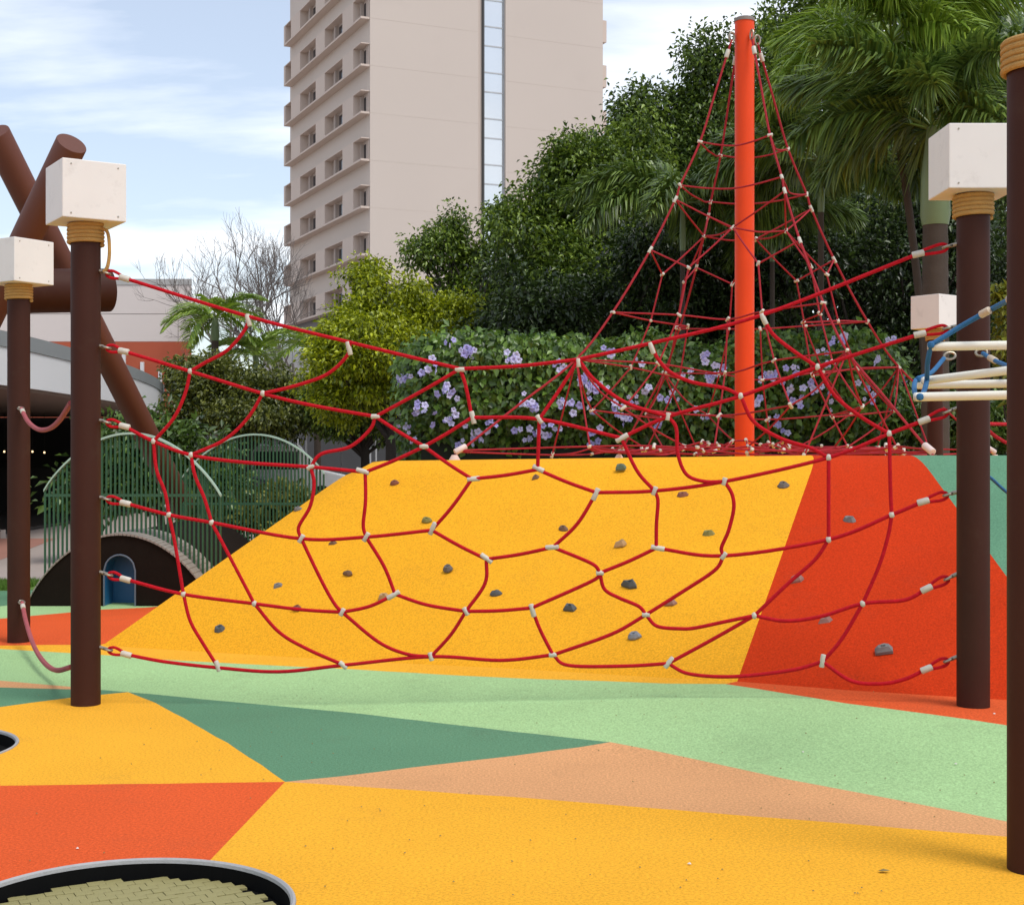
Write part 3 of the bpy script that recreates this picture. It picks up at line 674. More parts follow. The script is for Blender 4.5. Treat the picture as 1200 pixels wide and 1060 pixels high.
# ------------------------------------------------------------------ crossed pole frame on the left
xf = thing('crossed_pole_frame', 'giant crossed brown poles with a thick crossbeam beyond the boxed posts', 'play frame', (-5, 15, 0))
XO = xf.location.copy(); xq = lambda px, py, d: P3(px, py, d) - XO
def pole(a, b, r, nm='pole'): return MB().tube([a, a + (b - a) * .002, b - (b - a) * .002, b], [r * .97, r, r, r * .97], 36).build(nm, BROWN2, xf, True)
pole(xq(-6, 155, 14.2), xq(214, 594, 17.6), .146)
pole(xq(84, 168, 13.0), xq(-75, 500, 14.8), .142)
MB().tube([xq(-160, 343, 13.4), xq(127, 340, 14.9)], .225, 36).build('crossbeam', BROWN, xf, True)  # darker brown than the poles: the beam's shadow is put into its colour

# ------------------------------------------------------------------ hump bridge with arched green railings
GRN = mat('railing_green', (.022, .085, .038), .5, .15, 8, .1, 40, dirt=.2); GRNL = mat('rail_pale_green', (.33, .47, .38), .5, .12, 5, .05, 40, dirt=.15)
dH = 13.9; hb = thing('hump_bridge', 'low dark brown hump bridge with a blue tunnel arch through it', 'play bridge', P3(140, 708, dH))
hb.location.z = 0; HO = hb.location.copy(); hx = lambda px: (px - 140) / FPX * dH
WOODD = mat('hump_brown', (.011, .0075, .0055), .9, .25, 6, .25, 40, spec=.08, dirt=.06)
def hz(x):                                   # hump outline in metres
    u = x / .90; return .69 * (max(0, 1 - u * u)) ** .8 if abs(u) < 1 else 0
tw0, tw1 = hx(122), hx(158.5); tc_ = (tw0 + tw1) / 2; tr_ = (tw1 - tw0) / 2; ts = .34
def tun(x): dx = abs(x - tc_); return ts + math.sqrt(max(0, tr_ * tr_ - dx * dx)) * 1.05 if dx < tr_ else 0
body = MB(); xs = sorted(set([-.9 + 1.8 * i / 64 for i in range(65)] + [tw0 - 1e-4, tw0 + 1e-4, tw1 - 1e-4, tw1 + 1e-4] + [tw0 + (tw1 - tw0) * i / 16 for i in range(1, 16)])); dep = 3.6
for a, b2 in zip(xs, xs[1:]):
    za, zb = hz(a), hz(b2); la, lb = tun(a), tun(b2)
    if za - la > .002 or zb - lb > .002: body.quad((a, 0, la), (b2, 0, lb), (b2, 0, max(zb, lb)), (a, 0, max(za, la)))
    body.quad((a, dep, za), (b2, dep, zb), (b2, dep, 0), (a, dep, 0)); body.quad((a, 0, za), (b2, 0, zb), (b2, dep, zb), (a, dep, za))
body.build('hump_body', WOODD, hb)
tm_ = MB(); av = [(tw0, 0)] + [(tw0 + (tw1 - tw0) * i / 16, tun(min(tw1 - 1e-4, max(tw0 + 1e-4, tw0 + (tw1 - tw0) * i / 16)))) for i in range(17)] + [(tw1, 0)]
for (a, za), (b2, zb) in zip(av, av[1:]): tm_.quad((a, .002, za), (b2, .002, zb), (b2, .32, zb), (a, .32, za))
tm_.quad((tw0, .32, 0), (tw1, .32, 0), (tw1, .32, ts + tr_ * 1.05), (tw0, .32, ts + tr_ * 1.05)); tm_.build('tunnel', mat('tunnel_blue', (.012, .115, .27), .45, .15, 5), hb)
MB().tube([(a, -.006, z) for a, z in av], .0085, 6).build('tunnel_edge', mat('tunnel_edge', (.10, .13, .17), .5), hb)
# board edge: short planks along the crest
for i in range(46):
    u0 = -.88 + 1.76 * i / 46; u1 = u0 + 1.76 / 46 * .86; z0, z1 = hz(u0), hz(u1)
    MB().hexa([(u0, -.02, z0 + .001), (u1, -.02, z1 + .001), (u1, .9, z1 + .001), (u0, .9, z0 + .001), (u0, -.02, z0 + .022), (u1, -.02, z1 + .022), (u1, .9, z1 + .022), (u0, .9, z0 + .022)]).build('plank', mat('plank_grey', (.24, .215, .185), .75, .3, 9, .2, 50), hb)
def railing(label, px0, px1, apex, d, ends, base_z, loc):
    t = thing('arched_railing', label, 'railing', loc, 'arched green railings'); O = Vector(loc); x0 = (px0 - 600) / FPX * d; x1 = (px1 - 600) / FPX * d
    zc = lambda py: EYE + (530 - py) / FPX * d
    L_ = x1 - x0; za, z0, z1 = zc(apex), zc(ends[0]), zc(ends[1])
    def zr(x): u = (x - x0) / L_; s = 4 * u * (1 - u); return (z0 + (z1 - z0) * u) + (za - (z0 + z1) / 2) * s ** .9
    pts = [(x0 + L_ * i / 36, 0, zr(x0 + L_ * i / 36)) for i in range(37)]
    r_ = MB()
    for a, b2 in zip(pts, pts[1:]):
        r_.hexa([(a[0] - O.x, -.03, a[2] - O.z), (b2[0] - O.x, -.03, b2[2] - O.z), (b2[0] - O.x, .045, b2[2] - O.z), (a[0] - O.x, .045, a[2] - O.z), (a[0] - O.x, -.03, a[2] + .022 - O.z), (b2[0] - O.x, -.03, b2[2] + .022 - O.z), (b2[0] - O.x, .045, b2[2] + .022 - O.z), (a[0] - O.x, .045, a[2] + .022 - O.z)])
    r_.build('top_rail', GRNL, t)
    n = int(L_ / .044)
    for i in range(n + 1):
        x = x0 + L_ * (i + .15) / (n + .3); b0 = base_z(x)
        for (yo, rr) in ((0, .0115),):
            MB().tube([(x - O.x, yo, b0 - O.z), (x - O.x, yo, zr(x) - O.z)], rr, 6).build('bar', GRN, t, True)
    MB().box(x0 - O.x, x1 - O.x, -.008, .008, (zc(580) if px0 < 100 else zc(590)) - O.z - .016, (zc(580) if px0 < 100 else zc(590)) - O.z + .012).build('mid_rail', GRN, t)
    return t
railing('arched green bar railing on the hump bridge, standing before the leaning pole', 52, 259, 509, 14.2, (576, 582), lambda x: hz(x - HO.x) + .02 if abs(x - HO.x) < .9 else 0, (HO.x, 14.2, 0))
railing('arched green bar railing beyond the hump bridge with parked vehicles behind', 214, 380, 510, 17.4, (560, 556), lambda x: 0, ((290 - 600) / FPX * 17.4, 17.4, 0))

# ------------------------------------------------------------------ low canopy building on the left
CW = mat('fascia_white', (.70, .70, .70), .5, .05, .8, dirt=.10); CG = mat('fascia_grey', (.25, .265, .27), .5, .08, 1)
cb_ = thing('canopy_building', 'low flat-roofed pavilion with white fascia and a dark open interior', 'building', (-9, 30, 0)); CO = cb_.location.copy()
edge = catmull([(-7.9, 16.0, 0), (-7.72, 21.0, 0), (-7.72, 24, 0), (-8.06, 29.4, 0), (-8.7, 34.5, 0), (-9.55, 39, 0)], 6)
def ext(z0, z1, off, nm, m):
    pl = [(p.x + off - CO.x, p.y - CO.y) for p in edge] + [(-30 - CO.x, 39 - CO.y), (-30 - CO.x, 16 - CO.y)]
    return MB().prism(pl, z0, z1).build(nm, m, cb_)
ext(2.52, 3.10, 0, 'fascia_panel', CW); ext(3.104, 3.34, .02, 'roof_edge', CG); ext(2.47, 2.516, -.06, 'soffit', mat('soffit_brown', (.20, .135, .105), .7, .1))
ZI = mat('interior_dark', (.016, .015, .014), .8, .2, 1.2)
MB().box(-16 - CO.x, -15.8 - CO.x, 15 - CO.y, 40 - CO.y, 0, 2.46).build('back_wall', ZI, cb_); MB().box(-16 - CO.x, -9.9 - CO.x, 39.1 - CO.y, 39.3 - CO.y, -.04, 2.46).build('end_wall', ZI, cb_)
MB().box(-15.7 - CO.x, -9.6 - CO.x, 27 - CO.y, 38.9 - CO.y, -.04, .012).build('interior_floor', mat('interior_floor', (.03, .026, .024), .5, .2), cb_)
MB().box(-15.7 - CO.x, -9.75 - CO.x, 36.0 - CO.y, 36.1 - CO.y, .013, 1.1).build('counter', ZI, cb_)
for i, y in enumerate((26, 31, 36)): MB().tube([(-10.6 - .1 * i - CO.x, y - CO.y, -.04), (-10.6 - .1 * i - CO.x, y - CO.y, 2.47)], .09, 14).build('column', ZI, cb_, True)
lampm = bpy.data.materials.new('warm_lamp'); lampm.use_nodes = True; lb_ = lampm.node_tree.nodes['Principled BSDF']; lb_.inputs['Emission Color'].default_value = (1, .72, .38, 1); lb_.inputs['Emission Strength'].default_value = 1.6; lb_.inputs['Base Color'].default_value = (.8, .6, .4, 1)
for px in (5, 38, 52):
    p = P3(px, 531 - (px % 3), 34.5); MB().lathe([(.01, -.025), (.022, -.01), (.022, .01), (.01, .025)], 10, (p.x - CO.x, p.y - CO.y, p.z)).build('pendant_lamp', lampm, cb_, True)
    MB().tube([(p.x - CO.x, p.y - CO.y, p.z + .03), (p.x - CO.x, p.y - CO.y, 2.47)], .006, 5).build('pendant_cord', ZI, cb_)
kb = MB().box(-20, -9.2, 25.6, 25.85, -.05, .10).build('kerb', mat('kerb_concrete', (.42, .36, .32), .8, .1)); struct(kb)
rp_ = MB().quad((-20, 19.4, -.046), (-7.2, 19.4, -.046), (-8.2, 25.6, -.046), (-20, 25.6, -.046)).build('path', mat('path_terracotta', (.36, .17, .125), .85, .15, .6, dirt=.15)); struct(rp_)

# white and terracotta hall behind
th = thing('white_hall', 'boxy hall with white panels above a terracotta band', 'building', (-20, 60, 0)); TO = th.location.copy(); d_ = 60
xR = (224.5 - 600) / FPX * d_; zt_ = P3(0, 327, d_).z; zm = P3(0, 400.5, d_).z; zj = P3(0, 368, d_).z; xj = (209 - 600) / FPX * d_
TW = mat('hall_white', (.66, .585, .54), .7, .04, .5, dirt=.06); TT = mat('hall_terracotta', (.42, .085, .035), .75, .08, .5, dirt=.08)
for (a, b2) in ((-40, -27.5), (-27.48, xj - .012), (xj + .012, xR)):
    for (z0, z1) in ((zm + .012, zj - .012), (zj + .012, zt_ - .25)): MB().box(a - TO.x, b2 - TO.x, -.05, .0, z0, z1).build('wall_panel', TW, th)
hp = lambda e, y0: [(-40 - TO.x, y0), (xR + e - TO.x, y0), (xR * 1.38 + e - TO.x, 20), (-40 - TO.x, 20)]
MB().prism(hp(-.02, .001), 0, zt_ - .3).build('wall', mat('hall_joint', (.30, .27, .25), .8), th)
MB().prism(hp(.03, -.08), zt_ - .249, zt_).build('coping', mat('coping_grey', (.42, .41, .39), .7, .1), th)
MB().box(-40 - TO.x, xR - TO.x, -.06, 0, 0, zm).build('terracotta_band', TT, th)
for px, py in ((145.5, 423), (167, 432), (188, 443)):
    p = P3(px, py, 59.9); MB().box(p.x - TO.x - .07, p.x - TO.x + .07, -.2, -.061, p.z - .28, p.z + .28).build('wall_lamp', CW, th)

# ------------------------------------------------------------------ tower block
tw = thing('tower_block', 'tall beige tower block with projecting window bands and a glass strip', 'building')
AL = math.atan2(750, 1667); dL = Vector((-math.sin(AL), math.cos(AL), 0)); dR = Vector((math.cos(AL), math.sin(AL), 0)); oL = -dR
C0 = Vector(((433.7 - 600) / FPX * 91, 91, 0)); tw.location = C0
def t_at(px, dirv, off=Vector((0, 0, 0))):          # distance along a facade direction at which it meets an image column
    k = (px - 600) / FPX; p = C0 + off
    return (k * p.y - p.x) / (dirv.x - k * dirv.y)
TWM = mat('tower_beige', (.555, .475, .415), .85, .05, .12, .05, 3, dirt=.05); TWL = mat('tower_band', (.58, .475, .405), .85, .06, .5, dirt=.06); TWD = mat('tower_base_grey', (.20, .19, .20), .8)
TLl = t_at(340, dL); TRl = t_at(706.5, dR); TOP = 37.0; zb0 = P3(0, 363, 108).z
def fbox(m, a0, a1, b0, b1, z0, z1):                # box along facade axes: a along dR, b along dL
    pts = []
    for z in (z0, z1):
        for (a, b2) in ((a0, b0), (a1, b0), (a1, b1), (a0, b1)): v_ = dR * a + dL * b2; pts.append((v_.x, v_.y, z))
    return m.hexa(pts)
g0, g1_, g2_ = t_at(560.5, dR), t_at(566.5, dR), t_at(592.5, dR)
fbox(MB(), 0, g0, 0, TLl, zb0, TOP).build('wall', TWM, tw); fbox(MB(), g2_, TRl, 0, TLl, 0, TOP).build('wall', TWM, tw); fbox(MB(), g0, g1_, .25, TLl, 0, TOP).build('wall', TWM, tw); fbox(MB(), g1_, g2_, .9, TLl, 0, TOP).build('wall', TWD, tw)
fbox(MB(), .15, g0 - .01, .15, TLl - .1, 0, zb0 - .01).build('base', TWD, tw)
GLS = mat('facade_glass', (.66, .67, .67), .08, .06, .3, spec=1.0, metal=.7)
FRM = mat('mullion', (.45, .46, .47), .5)
zf = lambda py: P3(0, py, 93.5).z
ys = []; y_ = 25 - 54.6 * 2
while y_ < 520: ys += [y_, y_ + 23]; y_ += 54.6
for a, b2 in zip(ys, ys[1:]): fbox(MB(), g1_ + .12, g2_ - .05, .30, .36, zf(b2) + .05, zf(a) - .05).build('pane', GLS, tw)
for a in ys: fbox(MB(), g1_ + .1, g2_ - .02, .27, .38, zf(a) - .045, zf(a) + .045).build('mullion', FRM, tw)
fbox(MB(), g1_ - .02, g1_ + .12, .1, .5, 0, TOP).build('mullion', mat('dark_joint', (.05, .05, .05), .7), tw); fbox(MB(), g2_ - .05, g2_ + .03, .2, .5, 0, TOP).build('mullion', FRM, tw)
for k in range(13):
    zz = 2 + k * 3.03
    for (a, b2) in ((.01, g0 - .01), (g2_ + .04, TRl - .01)): fbox(MB(), a, b2, -.004, .05, zz, zz + .045).build('joint_line', mat('tower_joint', (.53, .45, .39), .85, .08, .4), tw)
PRJ = .6; off = oL * PRJ
open_px = [(413.9, 422.6), (380.5, 401.3), (351.6, 369.9), (334.3, 341.0)]
ops = [tuple(sorted((t_at(a, dL, off), t_at(b2, dL, off)))) for a, b2 in open_px]
tend = t_at(332.6, dL, off); bands = []
d0 = (C0 + off).y
WF = mat('window_frame', (.42, .345, .30), .7); WG = mat('window_glass', (.03, .03, .035), .1, .1, 2)
for k in range(-1, 7):
    yb = 22.1 + 55.45 * k; z0 = EYE + (530 - yb) / FPX * (d0 + .2); z1 = z0 + 1.49; t0 = .05
    fbox(MB(), -PRJ, 0, t0, tend, z0, z0 + .13).build('band_slab', TWL, tw); fbox(MB(), -PRJ, 0, t0, tend, z1 - .06, z1).build('band_slab', TWL, tw)
    prev = t0
    for (a, b2) in ops + [(tend, tend)]:
        if a - prev > .1: fbox(MB(), -PRJ - .0, -.002, prev, a, z0 + .131, z1 - .061).build('band_panel', TWL, tw)
        prev = b2
        if b2 > a and a < TLl - 1:
            w_ = b2 - a; fr = MB(); fbox(fr, -.08, -.003, a + .02, a + w_ * .30, z0 + .132, z1 - .062); fr.build('window_surround', WF, tw)
            fbox(MB(), -.05, -.004, a + w_ * .31, a + w_ * .98, z0 + .132, z1 - .062).build('window_frame', WF, tw)
            fbox(MB(), -.07, -.051, a + w_ * .36, a + w_ * .60, z0 + .30, z1 - .30).build('window_pane', WG, tw)
            fbox(MB(), -.30, -.052, a + w_ * .64, a + w_ * .68, z0 + .133, z1 - .2).build('window_sash', WF, tw)
for yb in (22 - 53, 49.5, 102, 155, 208):             # band ends that show past the right corner
    zz = P3(0, yb, (C0 + dR * TRl).y + .3).z; fbox(MB(), TRl + .002, TRl + .42, .25, 10, zz, zz + 1.5).build('band_end', TWL, tw)
gp = thing('glass_podium', 'pale glass-fronted block at the foot of the tower', 'building', ((355 - 600) / FPX * 84, 84, 0))
for i in range(5):
    for j in range(4): MB().box(-2.2 + i * 1.62, -2.2 + i * 1.62 + 1.56, -.02, .04, .05 + j * 2.0, .05 + j * 2.0 + 1.94).build('pane', GLS, gp)
MB().box(-2.3, 6, .05, 7, 0, 8.2).build('frame', FRM, gp)

# ------------------------------------------------------------------ foliage
def leaf_mesh(name, C, D, Nn, Ln, Wd, fold=.25, bend=.2):
    """many folded leaves in one mesh: centres C, axes D, normals Nn (arrays n x 3), lengths and widths"""
    n = len(C); D = D / np.linalg.norm(D, axis=1, keepdims=True); S = np.cross(D, Nn); S /= np.linalg.norm(S, axis=1, keepdims=True) + 1e-9; U = np.cross(S, D)
    L_ = Ln[:, None]; W_ = Wd[:, None]
    v = np.empty((n, 4, 3), np.float32)
    v[:, 0] = C; v[:, 1] = C + D * L_ * .45 + S * W_ * .5 + U * W_ * fold; v[:, 2] = C + D * L_ - U * L_ * bend; v[:, 3] = C + D * L_ * .45 - S * W_ * .5 + U * W_ * fold
    me = bpy.data.meshes.new(name); me.vertices.add(4 * n); me.vertices.foreach_set('co', v.ravel())
    idx = np.arange(4 * n, dtype=np.int32).reshape(n, 4); tri = np.concatenate([idx[:, [0, 1, 2]], idx[:, [0, 2, 3]]], 1).ravel()
    me.loops.add(6 * n); me.loops.foreach_set('vertex_index', tri); me.polygons.add(2 * n); me.polygons.foreach_set('loop_start', np.arange(0, 6 * n, 3, dtype=np.int32)); me.polygons.foreach_set('loop_total', np.full(2 * n, 3, np.int32))
    me.update(); me.validate(); return me
def unit(n): a = RNG.normal(size=(n, 3)); return a / np.linalg.norm(a, axis=1, keepdims=True)
def crown(lobes, n_clump, per, leaf, spread, droop=.35, shell=.55, flat=.75):
    """leaf clumps spread through ellipsoid lobes [(centre, radii)], denser towards the outside"""
    vol = np.array([l[1][0] * l[1][1] * l[1][2] for l in lobes]) ** .75; vol /= vol.sum(); Cs = []; Cn = []
    for l, w in zip(lobes, vol):
        k = max(3, int(n_clump * w)); u = unit(k); rad = shell + (1.02 - shell) * RNG.random(k) ** .6
        Cs.append(np.array(l[0]) + u * np.array(l[1]) * rad[:, None]); Cn.append(u)
    Cs = np.concatenate(Cs); Cn = np.concatenate(Cn); n = len(Cs)
    sz = spread * RNG.uniform(.55, 1.35, n)
    idx = np.repeat(np.arange(n), per); m = len(idx)
    o = np.clip(RNG.normal(size=(m, 3)), -1.55, 1.55) * .5; o[:, 2] *= flat
    P = Cs[idx] + o * sz[idx][:, None]
    D = unit(m) * .8 + Cn[idx] * .6 + o * .5; D[:, 2] -= droop
    Nn = unit(m) * .7 + np.array([0, 0, 1.0])
    L_ = leaf * RNG.uniform(.6, 1.35, m); return P, D, Nn, L_, L_ * RNG.uniform(.42, .62, m), Cs
def leafmat(name, c, c2, trans=.30, rough=.36, isl=.48): return mat(name, c, rough, .16, .5, island=isl, col2=c2, trans=trans, spec=.55)  # random leaf tint, widened to stand in for stronger sun contrast
BARK = mat('bark', (.10, .075, .055), .9, .3, 6, .8, 30); BARKD = mat('bark_dark', (.045, .035, .028), .9, .3, 6, .8, 30)
def tree(name, label, base, lobes, n_clump, per, leaf, spread, lm, trunk_r=.16, bark=BARKD, cat='tree', group=None, shell=.5, droop=.35, limbs=26, bough=9):
    b = Vector(base); t = thing(name, label, cat, b, group)
    lobes = [((Vector(c) - b), r) for c, r in lobes]; fine = []
    for c, r in lobes:                                    # each mass breaks up into smaller boughs for an uneven outline
        fine.append((c, tuple(q * .70 for q in r)))
        for _ in range(bough):
            u = Vector((random.gauss(0, 1), random.gauss(0, 1), random.gauss(.15, 1))).normalized(); k = random.uniform(.26, .46)
            fine.append((c + Vector((u.x * r[0], u.y * r[1], u.z * r[2])) * random.uniform(.60, .95), tuple(q * k * random.uniform(.8, 1.2) for q in r)))
    lobes0, lobes = lobes, fine
    P, D, Nn, L_, W_, Cs = crown(lobes, n_clump, per, leaf, spread, droop, shell)
    link('crown', leaf_mesh('crown', P, D, Nn, L_, W_), lm, t)['kind'] = 'stuff'
    zc = min(c.z - r[2] * .35 for c, r in lobes0); cx = sum(c.x for c, r in lobes0) / len(lobes0); cy = sum(c.y for c, r in lobes0) / len(lobes0)
    m = MB(); top = Vector((cx * .5, cy * .5, max(.8, zc)))
    m.tube(catmull([(0, 0, -.1), (top.x * .3 + .06, top.y * .3, top.z * .5), top], 5), [trunk_r * (1.25 - .5 * i / 10) for i in range(11)], 10)
    sel = RNG.choice(len(Cs), min(limbs, len(Cs)), replace=False)
    for i in sel:
        e = Vector(Cs[i]); s = Vector((0, 0, 0)).lerp(top, random.uniform(.65, 1)); mid = s.lerp(e, .5) + Vector((random.gauss(0, .15), random.gauss(0, .15), random.uniform(.0, .35)))
        pts = catmull([s, mid, e], 5); m.tube(pts, [trunk_r * .45 * (1 - .85 * k / (len(pts) - 1)) for k in range(len(pts))], 6)
    m.build('trunk', bark, t, True); return t
def lobe(px, py, d, rx, ry, rd=None): p = P3(px, py, d); k = d / FPX; return ((p.x, p.y, p.z), (rx * k, (rd if rd else rx) * k, ry * k))
def gp0(px, d): return ((px - 600) / FPX * d, d, -.05)
LD1 = leafmat('leaf_dark_green', (.042, .088, .014), (.135, .195, .028)); LD2 = leafmat('leaf_mid_green', (.058, .122, .014), (.185, .255, .028)); LDK = leafmat('leaf_deep_green', (.017, .036, .009), (.046, .076, .014))
LY = leafmat('leaf_yellow_green', (.19, .265, .010), (.42, .45, .014)); LO_ = leafmat('leaf_olive', (.065, .095, .016), (.165, .175, .026))
FB = 'broadleaf trees beyond the hedge'
tree('broadleaf_tree', 'dark broadleaf tree whose crown edge overlaps the tower glass strip', gp0(665, 33), [lobe(690, 250, 33, 70, 90), lobe(625, 290, 32.5, 52, 70), lobe(730, 200, 33.5, 50, 62), lobe(665, 350, 32, 80, 70), lobe(660, 210, 33, 42, 45)], 900, 62, .125, .52, LD2, .2, group=FB)
tree('broadleaf_tree', 'tall dark broadleaf tree behind the left side of the rope pyramid', gp0(790, 38), [lobe(790, 160, 38, 60, 80), lobe(835, 110, 38, 48, 62), lobe(765, 240, 37.5, 70, 90), lobe(830, 250, 37.5, 70, 100)], 820, 60, .14, .58, LD1, .22, group=FB)
tree('broadleaf_tree', 'tall dark broadleaf tree directly behind the orange mast top', gp0(930, 40), [lobe(925, 80, 40, 55, 75), lobe(975, 30, 40, 60, 80), lobe(900, 180, 39, 70, 100), lobe(980, 160, 39, 80, 120)], 820, 60, .15, .62, LD2, .22, group=FB)
tree('broadleaf_tree', 'tall dark broadleaf tree behind the palms and the boxed post', gp0(1090, 42), [lobe(1060, 20, 42, 80, 90), lobe(1150, 30, 42, 90, 110), lobe(1080, 190, 41, 100, 130), lobe(1190, 200, 41, 90, 140)], 820, 58, .16, .7, LD1, .25, group=FB)
far1 = tree('far_thicket', 'far dark tree mass behind the palms', gp0(1000, 50), [lobe(760, 330, 50, 120, 150), lobe(930, 280, 50, 130, 190), lobe(1100, 260, 50, 140, 210), lobe(1260, 240, 50, 120, 220)], 800, 40, .24, .9, LDK, .25, group=FB)
far2 = tree('far_thicket', 'distant dark thicket seen between the trunks', gp0(980, 58), [lobe(640, 400, 58, 130, 110), lobe(860, 360, 58, 140, 160), lobe(1080, 350, 58, 140, 170), lobe(1280, 350, 58, 140, 170)], 700, 26, .55, 1.5, LDK, .25, group=FB)
tree('understorey_tree', 'low deep green tree standing right behind the flower hedge', gp0(720, 29.5), [lobe(640, 380, 29.5, 95, 75), lobe(760, 350, 29.5, 100, 80), lobe(840, 330, 30, 80, 90)], 650, 56, .13, .5, LDK, .15, group=FB)
tree('understorey_tree', 'low deep green tree behind the hedge end by the palm trunk', gp0(1010, 30), [lobe(930, 330, 30, 90, 100), lobe(1040, 320, 30, 100, 110), lobe(1150, 340, 30, 100, 120), lobe(1060, 440, 29, 110, 70), lobe(1180, 460, 29, 80, 60)], 850, 56, .13, .5, LDK, .15, group=FB)
tree('broadleaf_tree', 'wispy small-leaved tree standing in front of the tower wall', gp0(535, 40), [lobe(525, 272, 40, 27, 24), lobe(500, 300, 40, 28, 20), lobe(545, 310, 40, 32, 30), lobe(545, 350, 40, 40, 40), lobe(588, 262, 40, 24, 20)], 230, 48, .13, .42, LD2, .13, group=FB, shell=.2, limbs=40)
tree('broadleaf_tree', 'rounded yellow-green tree beside the vine hedge', gp0(455, 34), [lobe(458, 362, 34, 58, 40), lobe(520, 374, 34, 46, 38), lobe(415, 392, 33.6, 44, 40), lobe(475, 410, 33, 84, 46), lobe(430, 322, 34, 24, 18), lobe(440, 455, 33.5, 70, 40)], 800, 62, .115, .36, LY, .13, group=FB)
tree('broadleaf_tree', 'shady olive tree in front of the terracotta hall', gp0(285, 38), [lobe(250, 448, 38, 48, 36), lobe(320, 466, 38, 52, 30), lobe(225, 475, 37, 36, 34), lobe(290, 488, 37, 70, 24), lobe(372, 472, 37.5, 36, 26)], 560, 56, .13, .42, LO_, .16, group=FB)
tree('broadleaf_tree', 'shady green tree under the yellow-green crown', gp0(425, 37), [lobe(400, 480, 37, 50, 32), lobe(455, 490, 37, 50, 32)], 280, 56, .13, .42, LD2, .12, group=FB)
tree('vine_bush', 'leafy vine bush behind the arched railing and leaning pole', gp0(185, 20.2), [lobe(150, 540, 20.2, 55, 48), lobe(205, 545, 20.2, 50, 48), lobe(240, 555, 20.5, 40, 40), lobe(120, 560, 20.2, 40, 40)], 260, 40, .13, .32, leafmat('leaf_vine', (.05, .10, .018), (.10, .17, .03)), .06, cat='bush', limbs=12)
tree('tall_grass_bush', 'yellow-green border bush behind the second arched railing', gp0(310, 24), [lobe(285, 602, 24, 45, 20), lobe(340, 597, 24, 45, 20), lobe(240, 604, 24, 30, 18)], 200, 34, .16, .25, leafmat('leaf_border', (.13, .155, .025), (.22, .22, .05)), .04, cat='bush', limbs=8, droop=-.4)
tree('border_shrub', 'low green shrub at the hedge end behind the teal slope', gp0(1120, 22.5), [lobe(1085, 500, 22.5, 45, 30), lobe(1150, 505, 22.5, 50, 32), lobe(1210, 500, 22.5, 40, 40)], 190, 40, .13, .3, leafmat('leaf_shrub', (.06, .12, .02), (.12, .18, .03)), .05, cat='bush', limbs=8)
tree('yellow_leaf_shrub', 'yellow-leaved shrub between the two right brown posts', gp0(1180, 20), [lobe(1180, 350, 20, 16, 18), lobe(1182, 398, 20, 14, 16), lobe(1195, 440, 20, 22, 50)], 26, 12, .13, .22, leafmat('leaf_yellow', (.30, .27, .02), (.16, .20, .03)), .03, cat='bush', limbs=14, shell=.1)

for t in (far1, far2):
    t['kind'] = 'stuff'
    for k in ('label', 'category', 'group'): del t[k]
# flower hedge
hd = thing('flower_hedge', 'long dense vine hedge covered in pale violet flowers', 'hedge', P3(760, 530, 23)); hd.location.z = 0; O = hd.location.copy()
hx0, hx1 = (462 - 600) / FPX * 23, (1058 - 600) / FPX * 23; Hh = P3(0, 398, 23).z
def hedge_surf(n):
    x = RNG.uniform(hx0, hx1, n); s = RNG.random(n) * 1.0                # s: 0 low front .. 1 back of the top
    endf = np.minimum(1, np.minimum((x - hx0) / .9, (hx1 - x) / .8)); endf = np.sqrt(np.clip(1 - (1 - endf) ** 2, 0, 1))
    lump = np.array([noise.noise((a * 1.1, b_ * 2.3, 5)) for a, b_ in zip(x, s)])
    top = Hh - .55 * (1 - endf) + .24 * lump
    fr = s < .66; u = np.where(fr, s / .66, (s - .66) / .34)
    z = np.where(fr, 1.1 + (top - 1.1) * u, top - .1 * (u - .3) ** 2)
    hang_ = np.clip((2.2 - z) / .75, 0, 1)
    y = np.where(fr, -.95 * endf - .30 * lump + .95 * hang_ + .35 * np.clip((u - .8) / .2, 0, 1) ** 2, -.6 * endf + u * 1.9)
    nx = np.where((x - hx0) < .6, -.8, np.where((hx1 - x) < .6, .8, 0)); nrm = np.stack([nx, np.where(fr, -1.0, -.2), np.where(fr, .25, 1.0)], 1)
    return np.stack([x - O.x, y, z], 1), nrm
P, nr = hedge_surf(24000); P = P - nr * RNG.exponential(.10, len(P))[:, None] + RNG.normal(size=P.shape) * .05
D = unit(len(P)) * .7 + nr * .35; D[:, 2] -= .75; Nn = nr + unit(len(P)) * .5; L_ = .118 * RNG.uniform(.55, 1.5, len(P))
LH = leafmat('leaf_hedge', (.050, .112, .018), (.150, .255, .036), isl=.3)
link('foliage', leaf_mesh('foliage', P, D, Nn, L_, L_ * .62, .12), LH, hd)['kind'] = 'stuff'
core = MB(); core.box(hx0 + .45 - O.x, hx1 - .45 - O.x, -.25, 1.2, -.05, Hh - .35); core.build('shade_core', mat('hedge_shade', (.012, .016, .008), .95, .4, 3, 1, 9), hd)  # added dark box: blocks light and stands in for shade beneath the foliage
PET = mat('petal_violet', (.47, .44, .82), .6, .1, 30, trans=.25); PET2 = mat('petal_pale', (.64, .62, .88), .6, .1, 30, trans=.25); EYEY = mat('flower_throat', (.75, .66, .42), .6)
fms = []
